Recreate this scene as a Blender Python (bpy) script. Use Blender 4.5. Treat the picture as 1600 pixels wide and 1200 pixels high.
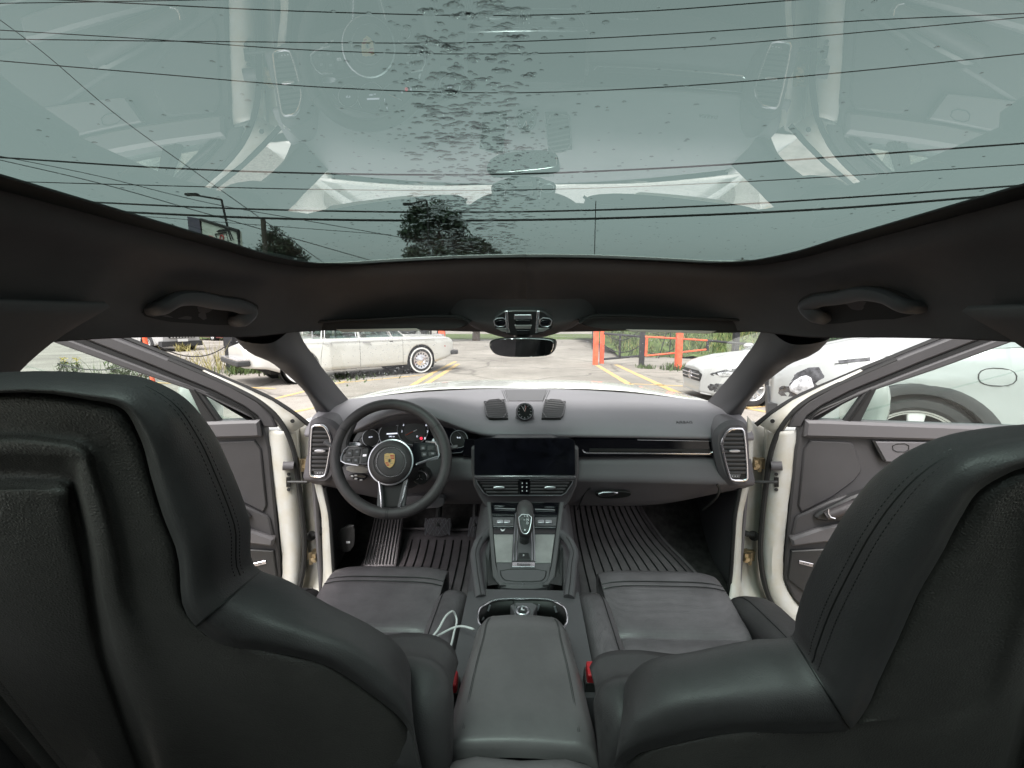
import bpy, math, random
from mathutils import Vector as V, Matrix
from math import sin, cos, tan, radians as R, pi, sqrt, atan2
random.seed(7)
sc = bpy.context.scene
for o in list(bpy.data.objects): bpy.data.objects.remove(o)
C = sc.collection

# ---------------------------------------------------------------- camera, sky, sun, exposure
CAM = V((0, 0, 1.42)); F = 700.0; PITCH = R(8.13); YAW = R(1.8)
cd = bpy.data.cameras.new('camera'); cam = bpy.data.objects.new('camera', cd); C.objects.link(cam)
cam.location = CAM; cam.rotation_euler = (R(90) - PITCH, 0, YAW)
cd.sensor_width = 36; cd.lens = 36 * F / 1600; cd.clip_start = .01; cd.clip_end = 3000
sc.camera = cam

SUN_EL, SUN_ROT = R(58), R(200)
w = bpy.data.worlds.new('World'); sc.world = w; w.use_nodes = True
nt = w.node_tree; nt.nodes.clear()
sky = nt.nodes.new('ShaderNodeTexSky'); sky.sky_type = 'NISHITA'; sky.sun_disc = False
sky.sun_elevation = SUN_EL; sky.sun_rotation = SUN_ROT; sky.air_density = 1.0; sky.dust_density = 4.0; sky.ozone_density = 1.0
hs = nt.nodes.new('ShaderNodeHueSaturation'); hs.inputs['Saturation'].default_value = .06
nt.links.new(sky.outputs[0], hs.inputs['Color'])
bg = nt.nodes.new('ShaderNodeBackground'); bg.inputs['Strength'].default_value = .15
nt.links.new(hs.outputs[0], bg.inputs['Color'])
wo = nt.nodes.new('ShaderNodeOutputWorld'); nt.links.new(bg.outputs[0], wo.inputs[0])
sl = bpy.data.lights.new('sun', 'SUN'); sl.energy = 1.5; sl.angle = R(25); sl.color = (1, .95, .89)
so = bpy.data.objects.new('sun', sl); C.objects.link(so)
so.rotation_euler = (R(90) - SUN_EL, 0, R(180) - SUN_ROT)
vs = sc.view_settings; vs.view_transform = 'Standard'; vs.look = 'None'; vs.gamma = 1; vs.use_curve_mapping = False
vs.exposure = 1.2
try:
    sc.cycles.max_bounces = 10; sc.cycles.transparent_max_bounces = 16; sc.cycles.caustics_refractive = False; sc.cycles.caustics_reflective = False
    sc.cycles.use_denoising = True; sc.cycles.sample_clamp_indirect = 4
except Exception: pass

# ---------------------------------------------------------------- measuring helpers (photo ray -> world point)
def ray(px, py):
    a = (px - 800) / F; b = (600 - py) / F
    y = cos(PITCH) + b * sin(PITCH); z = b * cos(PITCH) - sin(PITCH)
    return V((a * cos(YAW) - y * sin(YAW), a * sin(YAW) + y * cos(YAW), z))
def P(px, py, Y):
    d = ray(px, py); return CAM + d * (Y / d.y)
def G(px, py, z=0):
    d = ray(px, py); return CAM + d * ((z - CAM.z) / d.z)
def PL(px, py, p0, n):
    d = ray(px, py); return CAM + d * ((p0 - CAM).dot(n) / d.dot(n))
def PTS(lst, p0, n): return [PL(x, y, p0, n) for x, y in lst]

# ---------------------------------------------------------------- materials
MATS = {}
def mat(name, col, rough=.5, metal=0, bump=None, bscale=300, bstr=.3, vary=0, vscale=8, coat=0, spec=.5, emit=None, estr=1, bdist=.001, vcol=None, detail=3):
    if name in MATS: return MATS[name]
    if name in ('dash', 'dash_low', 'leather', 'leather_soft', 'leather_perf', 'leather_arm', 'plastic_grey', 'door_top', 'pillar', 'trim', 'slat', 'mat_rubber', 'footrest_rubber'): col = (col[0] * 1.0, col[1] * .955, col[2] * .985)
    m = bpy.data.materials.new(name); m.use_nodes = True; t = m.node_tree; b = t.nodes['Principled BSDF']
    b.inputs['Base Color'].default_value = (*col, 1); b.inputs['Roughness'].default_value = rough
    b.inputs['Metallic'].default_value = metal; b.inputs['Coat Weight'].default_value = coat; b.inputs['Coat Roughness'].default_value = .04
    b.inputs['Specular IOR Level'].default_value = spec
    if emit: b.inputs['Emission Color'].default_value = (*emit, 1); b.inputs['Emission Strength'].default_value = estr
    tc = None
    if bump or vary:
        g = t.nodes.new('ShaderNodeNewGeometry'); tc = g.outputs['Position']
    if bump:
        if bump == 'leather':
            n = t.nodes.new('ShaderNodeTexVoronoi'); n.feature = 'DISTANCE_TO_EDGE'; n.inputs['Scale'].default_value = bscale; out = n.outputs['Distance']
            n2 = t.nodes.new('ShaderNodeTexNoise'); n2.inputs['Scale'].default_value = bscale * .15; t.links.new(tc, n2.inputs['Vector'])
            ad = t.nodes.new('ShaderNodeMath'); ad.operation = 'ADD'; t.links.new(out, ad.inputs[0]); t.links.new(n2.outputs[0], ad.inputs[1]); 
            t.links.new(tc, n.inputs['Vector']); out = ad.outputs[0]
        elif bump == 'dots':
            n = t.nodes.new('ShaderNodeTexVoronoi'); n.inputs['Scale'].default_value = bscale; n.inputs['Randomness'].default_value = .15; t.links.new(tc, n.inputs['Vector'])
            r = t.nodes.new('ShaderNodeMapRange'); r.inputs['From Min'].default_value = .15; r.inputs['From Max'].default_value = .4; t.links.new(n.outputs['Distance'], r.inputs['Value']); out = r.outputs[0]
        else:
            n = t.nodes.new('ShaderNodeTexNoise'); n.inputs['Scale'].default_value = bscale; n.inputs['Detail'].default_value = detail; t.links.new(tc, n.inputs['Vector']); out = n.outputs[0]
        bp = t.nodes.new('ShaderNodeBump'); bp.inputs['Strength'].default_value = bstr; bp.inputs['Distance'].default_value = bdist
        t.links.new(out, bp.inputs['Height']); t.links.new(bp.outputs[0], b.inputs['Normal'])
    if vary:
        n = t.nodes.new('ShaderNodeTexNoise'); n.inputs['Scale'].default_value = vscale; n.inputs['Detail'].default_value = 6; n.inputs['Roughness'].default_value = .65; t.links.new(tc, n.inputs['Vector'])
        cr_ = t.nodes.new('ShaderNodeMix'); cr_.data_type = 'RGBA'
        mr = t.nodes.new('ShaderNodeMapRange'); mr.inputs['From Min'].default_value = .35; mr.inputs['From Max'].default_value = .65; t.links.new(n.outputs[0], mr.inputs['Value'])
        t.links.new(mr.outputs[0], cr_.inputs['Factor'])
        c2 = vcol or tuple(min(1, c * (1 + vary)) for c in col); c1 = tuple(c * (1 - vary) for c in col) if not vcol else col
        cr_.inputs['A'].default_value = (*c1, 1); cr_.inputs['B'].default_value = (*c2, 1)
        t.links.new(cr_.outputs['Result'], b.inputs['Base Color'])
        mr2 = t.nodes.new('ShaderNodeMapRange'); mr2.inputs['To Min'].default_value = rough * .85; mr2.inputs['To Max'].default_value = min(1, rough * 1.2)
        t.links.new(n.outputs[0], mr2.inputs['Value']); t.links.new(mr2.outputs[0], b.inputs['Roughness'])
    MATS[name] = m; return m
def glassmat(name, tint, ior=1.5, refl=(1, 1, 1), rough=0.0, bump=0):
    m = bpy.data.materials.new(name); m.use_nodes = True; t = m.node_tree; t.nodes.clear()
    tr = t.nodes.new('ShaderNodeBsdfTransparent'); tr.inputs[0].default_value = (*tint, 1)
    gl = t.nodes.new('ShaderNodeBsdfGlossy'); gl.inputs['Color'].default_value = (*refl, 1); gl.inputs['Roughness'].default_value = rough
    fr = t.nodes.new('ShaderNodeFresnel')                       # the sheet is seen from both sides: same reflectance each way
    ge = t.nodes.new('ShaderNodeNewGeometry'); mi = t.nodes.new('ShaderNodeMapRange'); mi.inputs['To Min'].default_value = ior; mi.inputs['To Max'].default_value = 1 / ior
    t.links.new(ge.outputs['Backfacing'], mi.inputs['Value']); t.links.new(mi.outputs[0], fr.inputs[0])
    mx = t.nodes.new('ShaderNodeMixShader'); o = t.nodes.new('ShaderNodeOutputMaterial')
    t.links.new(fr.outputs[0], mx.inputs[0]); t.links.new(tr.outputs[0], mx.inputs[1]); t.links.new(gl.outputs[0], mx.inputs[2]); t.links.new(mx.outputs[0], o.inputs[0])
    MATS[name] = m; return m

mat('leather', (.020, .021, .021), .46, bump='leather', bscale=520, bstr=.35, vary=.25, vscale=5, bdist=.0006)
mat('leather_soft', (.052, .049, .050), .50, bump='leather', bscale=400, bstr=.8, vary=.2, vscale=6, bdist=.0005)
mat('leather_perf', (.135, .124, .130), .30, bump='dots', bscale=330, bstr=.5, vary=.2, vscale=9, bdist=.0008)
mat('leather_arm', (.135, .128, .129), .38, bump='leather', bscale=520, bstr=.4, vary=.15, vscale=7, bdist=.0004)
mat('shell', (.062, .055, .053), .50, bump='leather', bscale=300, bstr=.5, vary=.2, vscale=4, bdist=.002)
mat('headliner', (.115, .104, .106), .95, bump='noise', bscale=900, bstr=.5, vary=.08, vscale=6, spec=.1)
mat('trim', (.050, .050, .051), .55, bump='noise', bscale=900, bstr=.25, vary=.1, vscale=6, bdist=.0004)
mat('pillar', (.075, .075, .078), .62, bump='noise', bscale=900, bstr=.3, vary=.06, vscale=6, bdist=.0004)
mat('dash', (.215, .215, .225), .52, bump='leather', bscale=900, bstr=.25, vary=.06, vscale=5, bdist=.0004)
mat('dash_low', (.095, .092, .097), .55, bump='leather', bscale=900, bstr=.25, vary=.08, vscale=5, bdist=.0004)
mat('plastic', (.030, .030, .031), .42)
mat('plastic_grey', (.11, .11, .114), .5)
mat('piano', (.004, .004, .006), .10, spec=.45)
mat('screen', (.004, .004, .007), .16, vary=.6, vscale=25)
mat('rubber', (.012, .012, .012), .7)
mat('chrome', (.82, .80, .84), .22, metal=1)
mat('satin', (.62, .62, .66), .38, metal=1)
mat('slat', (.055, .055, .057), .45)
mat('door_top', (.105, .105, .107), .5)
mat('alu', (.36, .36, .355), .42, metal=.35, bump='noise', bscale=500, bstr=.1, vary=.15, vscale=18)
mat('footrest_rubber', (.30, .28, .285), .6)
mat('mat_rubber', (.12, .110, .114), .6, bump='noise', bscale=700, bstr=.3, vary=.2, vscale=14)
mat('carpet', (.065, .060, .060), 1, bump='noise', bscale=500, bstr=1, vary=.3, vscale=40, spec=.1)
mat('paint', (.78, .78, .74), .25, coat=.8)
mat('jamb', (.54, .54, .52), .42, vary=.10, vscale=14, vcol=(.50, .47, .40))
mat('brass', (.34, .27, .17), .35, metal=.8, vary=.3, vscale=60)
mat('red', (.55, .02, .03), .4)
mat('white', (.8, .8, .8), .45)
mat('print', (.75, .75, .78), .5)
mat('faint', (.20, .20, .22), .5)
mat('blk', (.005, .005, .005), .5)
mat('thread', (.055, .055, .055), .7)
mat('gold', (.62, .42, .18), .35, metal=.3)
mat('crest_red', (.45, .03, .03), .4)
mat('needle', (.7, .12, .05), .5)
mat('lit', (.7, .7, .8), .5, emit=(.8, .85, 1), estr=.5)
mat('lit_red', (.6, .02, .05), .5, emit=(1, .05, .1), estr=.5)
mat('mirror', (.92, .92, .92), .02, metal=1)
mat('visor', (.030, .027, .027), .9)
mat('label', (.62, .55, .50), .7)
glassmat('roof_glass', (.235, .315, .293), 1.95)
glassmat('windscreen', (.93, .96, .94), 1.35)
glassmat('door_glass', (.87, .93, .91), 1.45)
glassmat('clear_cover', (.96, .96, .97), 1.4)
def dropmat():
    m = bpy.data.materials.new('drop'); m.use_nodes = True; t = m.node_tree; b = t.nodes['Principled BSDF']
    b.inputs['Base Color'].default_value = (1, 1, 1, 1); b.inputs['Roughness'].default_value = 0; b.inputs['IOR'].default_value = 1.33; b.inputs['Transmission Weight'].default_value = 1
    o = t.nodes['Material Output']; tr = t.nodes.new('ShaderNodeBsdfTransparent'); mx = t.nodes.new('ShaderNodeMixShader'); mx.inputs[0].default_value = .85
    t.links.new(tr.outputs[0], mx.inputs[1]); t.links.new(b.outputs[0], mx.inputs[2]); t.links.new(mx.outputs[0], o.inputs[0])
    MATS['drop'] = m
dropmat()

# ---------------------------------------------------------------- mesh helpers
ORG = {}                                             # world offset each parent carries
def tag(o, label=None, cat=None, group=None, kind=None):
    if label: o['label'] = label
    if cat: o['category'] = cat
    if group: o['group'] = group
    if kind: o['kind'] = kind
    return o
def thing(name, label, cat, loc=(0, 0, 0), rz=0, group=None, kind=None):
    o = bpy.data.objects.new(name, None); C.objects.link(o); o.location = loc; o.rotation_euler = (0, 0, rz); o.empty_display_size = .1
    return tag(o, label, cat, group, kind)
def empty(name, parent, label=None):
    o = bpy.data.objects.new(name, None); C.objects.link(o); o.parent = parent; ORG[o.name] = ORG.get(parent.name, V((0, 0, 0)))
    if label: o['label'] = label
    return o
class M:
    def __init__(s): s.v = []; s.f = []
    def add(s, vs, fs):
        k = len(s.v); s.v += [tuple(v) for v in vs]; s.f += [tuple(i + k for i in f) for f in fs]; return s
    def box(s, a, b, mtx=None):
        x0, y0, z0 = a; x1, y1, z1 = b
        vs = [V(p) for p in ((x0, y0, z0), (x1, y0, z0), (x1, y1, z0), (x0, y1, z0), (x0, y0, z1), (x1, y0, z1), (x1, y1, z1), (x0, y1, z1))]
        if mtx: vs = [mtx @ v for v in vs]
        return s.add(vs, [(0, 3, 2, 1), (4, 5, 6, 7), (0, 1, 5, 4), (1, 2, 6, 5), (2, 3, 7, 6), (3, 0, 4, 7)])
    def tube(s, path, r, n=8, closed=False, up=None, flat=1.0):
        path = [V(p) for p in path]; N = len(path)
        rs = r if isinstance(r, (list, tuple)) else [r] * N
        vs = []; prev = None
        for i in range(N):
            t = (path[(i + 1) % N] - path[i - 1]) if closed else (path[min(i + 1, N - 1)] - path[max(i - 1, 0)])
            if t.length < 1e-9: t = V((0, 0, 1))
            t.normalize()
            if up is not None: u = V(up) - t * t.dot(V(up))
            elif prev is None:
                u = V((0, 0, 1)) if abs(t.z) < .9 else V((1, 0, 0)); u = u - t * t.dot(u)
            else: u = prev - t * t.dot(prev)
            if u.length < 1e-6: u = V((1, 0, 0)) - t * t.x
            u.normalize(); prev = u; b = t.cross(u)
            for k in range(n):
                a = 2 * pi * k / n; vs.append(path[i] + u * (cos(a) * rs[i] * flat) + b * (sin(a) * rs[i]))
        fs = []
        for i in range(N if closed else N - 1):
            j = (i + 1) % N
            for k in range(n): fs.append((i * n + k, i * n + (k + 1) % n, j * n + (k + 1) % n, j * n + k))
        if not closed: fs += [tuple(range(n))[::-1], tuple((N - 1) * n + k for k in range(n))]
        return s.add(vs, fs)
    def lathe(s, prof, o, ax, n=24, closed=False, cap=True):           # prof = (r, h) pairs along axis ax from o
        ax = V(ax).normalized(); u = V((0, 0, 1)) if abs(ax.z) < .9 else V((1, 0, 0)); u = (u - ax * ax.dot(u)).normalized(); b = ax.cross(u); o = V(o)
        vs = []
        for r, h in prof:
            for k in range(n):
                a = 2 * pi * k / n; vs.append(o + ax * h + u * (cos(a) * r) + b * (sin(a) * r))
        fs = []; L = len(prof)
        for i in range(L if closed else L - 1):
            j = (i + 1) % L
            for k in range(n): fs.append((i * n + k, i * n + (k + 1) % n, j * n + (k + 1) % n, j * n + k))
        if not closed:
            if prof[0][0] > 1e-5: fs.append(tuple(range(n))[::-1])
            if prof[-1][0] > 1e-5 and cap: fs.append(tuple((L - 1) * n + k for k in range(n)))
        return s.add(vs, fs)
    def plate(s, pts, n, th, bev=.0008):                     # traced face, extruded away from n
        n = V(n).normalized(); N = len(pts)
        area = V((0, 0, 0))
        for i in range(N): area += pts[i].cross(pts[(i + 1) % N])
        if area.dot(n) < 0: pts = pts[::-1]
        ins = []
        for i in range(N):
            a, p, c = pts[i - 1], pts[i], pts[(i + 1) % N]
            e1 = (p - a).normalized(); e2 = (c - p).normalized()
            m = (n.cross(e1) + n.cross(e2)); 
            if m.length < 1e-6: m = n.cross(e1)
            m.normalize(); k = max(.4, m.dot(n.cross(e1)))
            ins.append(p + m * (bev / k))
        vs = [p - n * th for p in pts] + [p - n * bev for p in pts] + ins
        fs = [tuple(range(2 * N, 3 * N)), tuple(range(N))[::-1]]
        for i in range(N):
            j = (i + 1) % N
            fs += [(i, j, N + j, N + i), (N + i, N + j, 2 * N + j, 2 * N + i)]
        return s.add(vs, fs)
    def grid(s, g, closed_u=False, closed_v=False):
        R_ = len(g); K = len(g[0]); vs = [p for r in g for p in r]; fs = []
        for i in range(R_ if closed_u else R_ - 1):
            for j in range(K if closed_v else K - 1):
                a = i * K + j; b = i * K + (j + 1) % K; c = ((i + 1) % R_) * K + (j + 1) % K; d = ((i + 1) % R_) * K + j
                fs.append((a, b, c, d))
        return s.add(vs, fs)
    def mirror(s, x0=0):
        k = len(s.v); s.v += [(2 * x0 - v[0], v[1], v[2]) for v in s.v]; s.f += [tuple(i + k for i in f[::-1]) for f in s.f]; return s
    def build(s, name, m, parent=None, label=None, smooth=True, solid=0, sub=0, kind=None, off=-1, ang=40, flip=False):
        o_ = ORG.get(parent.name, V((0, 0, 0))) if parent else V((0, 0, 0))
        me = bpy.data.meshes.new(name); me.from_pydata([(v[0] - o_.x, v[1] - o_.y, v[2] - o_.z) for v in s.v], [], s.f)
        if flip: me.flip_normals()
        me.materials.append(MATS[m] if isinstance(m, str) else m)
        o = bpy.data.objects.new(name, me); C.objects.link(o)
        if smooth:
            me.shade_smooth()
            try: me.set_sharp_from_angle(angle=R(ang))
            except Exception: pass
        if parent: o.parent = parent; ORG[o.name] = o_
        if sub: q = o.modifiers.new('s', 'SUBSURF'); q.levels = q.render_levels = sub
        if solid: q = o.modifiers.new('t', 'SOLIDIFY'); q.thickness = solid; q.offset = off
        if label: o['label'] = label
        if kind: o['kind'] = kind
        return o
from mathutils.bvhtree import BVHTree
_bv = {}
def hit(o, px, py, back=0.0):                               # where a photo ray meets an object already built
    if o.name not in _bv:
        off = ORG.get(o.name, V((0, 0, 0))); _bv[o.name] = BVHTree.FromPolygons([v.co + off for v in o.data.vertices], [tuple(f.vertices) for f in o.data.polygons])
    d = ray(px, py).normalized(); h = _bv[o.name].ray_cast(CAM, d)
    return (h[0] - d * back) if h[0] is not None else None
def cr(pts, k=6, closed=False):                             # smooth curve through points, tangents weighted by spacing
    pts = [V(p) for p in pts]; N = len(pts); out = []
    def tng(i):
        if closed: p0, p1, p2 = pts[i - 1], pts[i % N], pts[(i + 1) % N]
        elif i == 0: return pts[1] - pts[0], 1
        elif i == N - 1: return pts[-1] - pts[-2], 1
        else: p0, p1, p2 = pts[i - 1], pts[i], pts[i + 1]
        d0, d1 = (p1 - p0).length, (p2 - p1).length
        if d0 < 1e-7 or d1 < 1e-7: return V((0, 0, 0)), 0
        return ((p1 - p0) / d0 * d1 + (p2 - p1) / d1 * d0) / (d0 + d1), 2
    T = [tng(i) for i in range(N)]
    for i in range(N if closed else N - 1):
        a, b = pts[i], pts[(i + 1) % N]; L = (b - a).length
        ta, tb = T[i], T[(i + 1) % N]
        m0 = ta[0] * (L if ta[1] == 2 else ta[1]); m1 = tb[0] * (L if tb[1] == 2 else tb[1])
        for q in range(k):
            t = q / k; t2 = t * t; t3 = t2 * t
            out.append(a * (2 * t3 - 3 * t2 + 1) + m0 * (t3 - 2 * t2 + t) + b * (-2 * t3 + 3 * t2) + m1 * (t3 - t2))
    if not closed: out.append(pts[-1])
    return out
def crgrid(g, ku=5, kv=5):
    rows = [cr(r, kv) for r in g]
    cols = [cr([r[j] for r in rows], ku) for j in range(len(rows[0]))]
    return [[c[i] for c in cols] for i in range(len(cols[0]))]
def rnd(pts, it=2, closed=True, q=.25):                     # Chaikin corner rounding
    for _ in range(it):
        N = len(pts); out = []
        for i in range(N):
            a, b = pts[i], pts[(i + 1) % N]
            if len(a) == 2: out += [(a[0] * (1 - q) + b[0] * q, a[1] * (1 - q) + b[1] * q), (a[0] * q + b[0] * (1 - q), a[1] * q + b[1] * (1 - q))]
            else: out += [a * (1 - q) + b * q, a * q + b * (1 - q)]
        pts = out
    return pts
def circ(c, r, n=32, ry=None):
    return [(c[0] + r * cos(2 * pi * k / n), c[1] + (ry or r) * sin(2 * pi * k / n)) for k in range(n)]
def text(name, s, p, n, size, m, parent, up=(0, 0, 1), ext=.0004, align='CENTER', sx=1):
    cu = bpy.data.curves.new(name, 'FONT'); cu.body = s; cu.size = size; cu.extrude = ext; cu.align_x = align; cu.align_y = 'CENTER'; cu.resolution_u = 2
    o = bpy.data.objects.new(name + '_tmp', cu); C.objects.link(o)
    bpy.context.view_layer.update()
    me = bpy.data.meshes.new_from_object(o.evaluated_get(bpy.context.evaluated_depsgraph_get())); bpy.data.objects.remove(o)
    n = V(n).normalized(); u = V(up); u = (u - n * n.dot(u)).normalized(); x = u.cross(n)
    mt = Matrix(((x.x, u.x, n.x, p[0]), (x.y, u.y, n.y, p[1]), (x.z, u.z, n.z, p[2]), (0, 0, 0, 1)))
    q = M(); q.add([mt @ V((v.co.x * sx, v.co.y, v.co.z)) for v in me.vertices], [tuple(f.vertices) for f in me.polygons])
    return q.build(name, m, parent, smooth=False)
# ================================================================ THE CAR WE SIT IN
car = thing('car', 'white SUV seen from inside, black leather cabin with rain-spotted glass roof and front doors open', 'car', (0, .9, 0))
ORG[car.name] = V((0, .9, 0))
CL = lambda x, Y: 1.62 - .03 * Y - .10 * x * x          # inner face of the glass roof

# ---- glass roof, its black border and the headliner round it
half = [(0, 1.235), (.2, 1.232), (.38, 1.222), (.50, 1.20), (.565, 1.15), (.595, 1.05), (.60, .85), (.605, .6), (.61, .3), (.61, 0), (.61, -.4), (.58, -.75), (.40, -.88), (0, -.90)]
hs_ = cr([V((a, b, 0)) for a, b in half], 4)
loopxy = [(p.x, p.y) for p in hs_] + [(-p.x, p.y) for p in hs_[::-1][1:-1]]
def shrink(k, kf):                                           # opening moved inwards by k at the sides, kf at the ends
    out = []
    for x, y in loopxy:
        s = (abs(x) / .61); out.append((x - math.copysign(k * min(1, s * 1.2), x) if x else 0, (y - kf if y > 0.9 else y + kf if y < -.7 else y)))
    return out
g = []
for j in range(25):
    Y = 1.26 - j * .0925; w_ = .64
    g.append([V((x, Y, CL(x, Y) + .004)) for x in [w_ * (-1 + 2 * i / 20) for i in range(21)]])
q = M().grid(g); roof_glass = q.build('sunroof_glass', 'roof_glass', car, 'tinted glass roof panel with rain on it', flip=False)
a_, b_ = shrink(.0, 0), shrink(.045, .030)
q = M().grid([[V((x, y, CL(x, y) - .0015)) for x, y in a_], [V((x, y, CL(x, y) - .0015)) for x, y in b_], [V((x, y, CL(x, y) + .001)) for x, y in b_]], closed_v=True)
q.build('glass_border', 'blk', roof_glass, solid=.002)
outer = [(0, 1.43, 1.385), (.2, 1.43, 1.388), (.38, 1.42, 1.392), (.52, 1.37, 1.392), (.625, 1.27, 1.392), (.69, 1.12, 1.382), (.72, .95, 1.388), (.725, .75, 1.392), (.725, .58, 1.388), (.725, 0.2, 1.38), (.72, -.4, 1.38), (.70, -.9, 1.40), (.50, -1.15, 1.42), (0, -1.2, 1.43)]
oh = cr([V(p) for p in outer], 4); ol = oh + [V((-p.x, p.y, p.z)) for p in oh[::-1][1:-1]]
inner = [V((x, y, CL(x, y) - .001)) for x, y in a_]
rings = []
for t, dz in ((-.02, .012), (0, -.004), (.03, -.012), (.15, -.006), (.35, .012), (.55, .024), (.75, .026), (.9, .016), (1, 0), (1.02, -.004), (1.02, .02)):
    row = []
    for i_, o_ in zip(inner, ol):
        p = i_.lerp(o_, max(0, min(1, t)) if t <= 1 else 1)
        if t < 0: p = i_ + (o_ - i_).normalized() * .004
        row.append(p + V((0, 0, dz)))
    rings.append(row)
g = crgrid([r + [r[0]] for r in rings], 2, 1)
headliner = M().grid(g).build('headliner', 'headliner', car, 'dark cloth roof lining', solid=.006, ang=70)
# outer roof skin and the cap over everything behind
q = M()
out2 = [o_ + V((math.copysign(.05, o_.x) if abs(o_.x) > .3 else 0, .05 if o_.y > 1 else (-.05 if o_.y < -.8 else 0), .03)) for o_ in ol]
top = [V((x, y, CL(x, y) + .012)) for x, y in a_]
mid = [a.lerp(b, .55) + V((0, 0, .035)) for a, b in zip(top, out2)]
q.grid([top + [top[0]], mid + [mid[0]], out2 + [out2[0]]])
q.build('roof_skin', 'paint', car, solid=.002)

# ---- A pillars
def both(fn): return [fn(1), fn(-1)]
def mx(p, s): return V((p.x * s, p.y, p.z))
def pillarA(s):
    T = [P(465, 510, 1.29), P(452, 528, 1.24), P(420, 545, 1.17), P(372, 535, 1.13), P(372, 520, 1.16)]
    A = [P(493, 560, 1.45), P(480, 580, 1.40), P(455, 580, 1.34), P(424, 566, 1.31), P(424, 555, 1.34)]
    B = [P(524, 600, 1.62), P(516, 625, 1.56), P(496, 627, 1.48), P(473, 608, 1.46), P(475, 598, 1.5)]
    D = [P(558, 640, 1.80), P(552, 652, 1.72), P(536, 668, 1.60), P(506, 668, 1.60), P(507, 655, 1.64)]
    T0 = [p + (p - a) * .10 + V((0, .004, .006)) for p, a in zip(T, A)]
    D2 = [p + (p - a) * .6 for p, a in zip(D, B)]
    rows = [[mx(p, -s) for p in r] for r in (T0, T, A, B, D, D2)]
    return M().grid(crgrid(rows, 5, 5), closed_v=True).build('pillar_trim', 'pillar', car, ang=60)
both(pillarA)
def seamA(s):                                                # joint where pillar trim meets the lining
    M().tube(cr([mx(P(x, y, Y - .004), -s) for x, y, Y in ((461, 522, 1.26), (458, 545, 1.25), (447, 563, 1.235), (430, 572, 1.22))], 4), .0022, 5).build('trim_seam', 'blk', car)
# ---- B pillars and the rear half of the shell
def pillarB(s):
    rows = []
    for z, y0, y1, x in ((1.44, .70, .38, .66), (1.385, .64, .40, .70), (1.33, .60, .41, .725), (1.25, .575, .42, .735), (1.1, .56, .42, .74), (.8, .54, .40, .745), (.45, .54, .40, .75)):
        rows.append([V((s * (x + .03), y0 + .006, z)), V((s * x, y0, z)), V((s * (x - .028), (y0 + y1) / 2, z)), V((s * x, y1, z)), V((s * (x + .03), y1 - .004, z))])
    return M().grid(crgrid(rows, 4, 4)).build('pillar_trim', 'headliner', car, solid=.01)
both(pillarB)
def rearside(s):
    q = M(); q.box((s * .74 if s > 0 else -.80, -1.15, .35), (s * .80 if s > 0 else -.74, .42, 1.08)); 
    q.box((.70 if s > 0 else -.80, -1.25, .9), (.80 if s > 0 else -.70, -.75, 1.42))
    q.build('rear_side_trim', 'trim', car)
    M().box((s * .76 if s > 0 else -.765, -.76, 1.08), (s * .765 if s > 0 else -.76, .40, 1.40)).build('rear_door_glass', 'door_glass', car)
    q = M().box((.81 if s > 0 else -.86, -1.3, .30), (.86 if s > 0 else -.81, .44, 1.07)); q.build('rear_door_skin', 'paint', car)
both(rearside)
M().box((-.72, -1.3, .4), (.72, -1.22, 1.1)).box((-.72, -1.28, 1.1), (.72, -1.26, 1.42)).build('tailgate', 'trim', car)
q = M(); rows = []
for y, z in ((-.28, .62), (-.30, .70), (-.42, .74), (-.75, .70), (-.83, .80), (-.95, 1.15), (-1.0, 1.25), (-1.08, 1.24), (-1.12, 1.1)):
    rows.append([V((x, y, z + .02 * cos(x * 9))) for x in [-.68 + 1.36 * i / 10 for i in range(11)]])
q.grid(crgrid(rows, 3, 2)).build('rear_bench', 'leather', car, solid=.03)

# ---- front header: visors, overhead console, mirror
def visor(sgn):
    if sgn < 0: low = [(458, 512), (480, 516), (560, 517), (640, 515), (718, 514), (733, 507), (730, 500), (700, 495), (560, 499), (470, 503)]
    else: low = [(1192, 512), (1170, 520), (1080, 520), (1000, 517), (930, 513), (908, 507), (908, 500), (935, 494), (1040, 497), (1180, 501)]
    q = M(); f = rnd(low, 1)
    a = [P(x, y, 1.30) for x, y in f]; b = [P(x, y, 1.30) + V((0, .12, .012)) for x, y in f]; c = [p.lerp(sum(a, V()) / len(a), .03) + V((0, -.004, 0)) for p in a]
    N = len(a); q.add(c + a + b, [tuple(range(N))] + [(k * N + i, k * N + (i + 1) % N, (k + 1) * N + (i + 1) % N, (k + 1) * N + i) for k in (0, 1) for i in range(N)] + [tuple(2 * N + i for i in range(N))[::-1]])
    v = q.build('sun_visor', 'visor', car)
    lb = [(525, 514.5), (650, 513), (658, 516.5), (535, 519)] if sgn < 0 else [(978, 514.5), (1120, 517), (1108, 521.5), (986, 518)]
    M().plate([P(x, y, 1.291) for x, y in lb], (0, -1, 0), .003).build('visor_label', 'label', v)
both(visor)
# recess lip above the visors
for s in (1, -1):
    pl = [(905, 506), (918, 497), (960, 494), (1040, 497), (1120, 499), (1193, 503)] if s > 0 else [(735, 504), (722, 497), (690, 495), (600, 499), (530, 502), (457, 507)]
    M().tube(cr([P(x, y - 1, 1.285) for x, y in pl], 3), .004, 6).build('visor_recess', 'blk', headliner)
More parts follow.
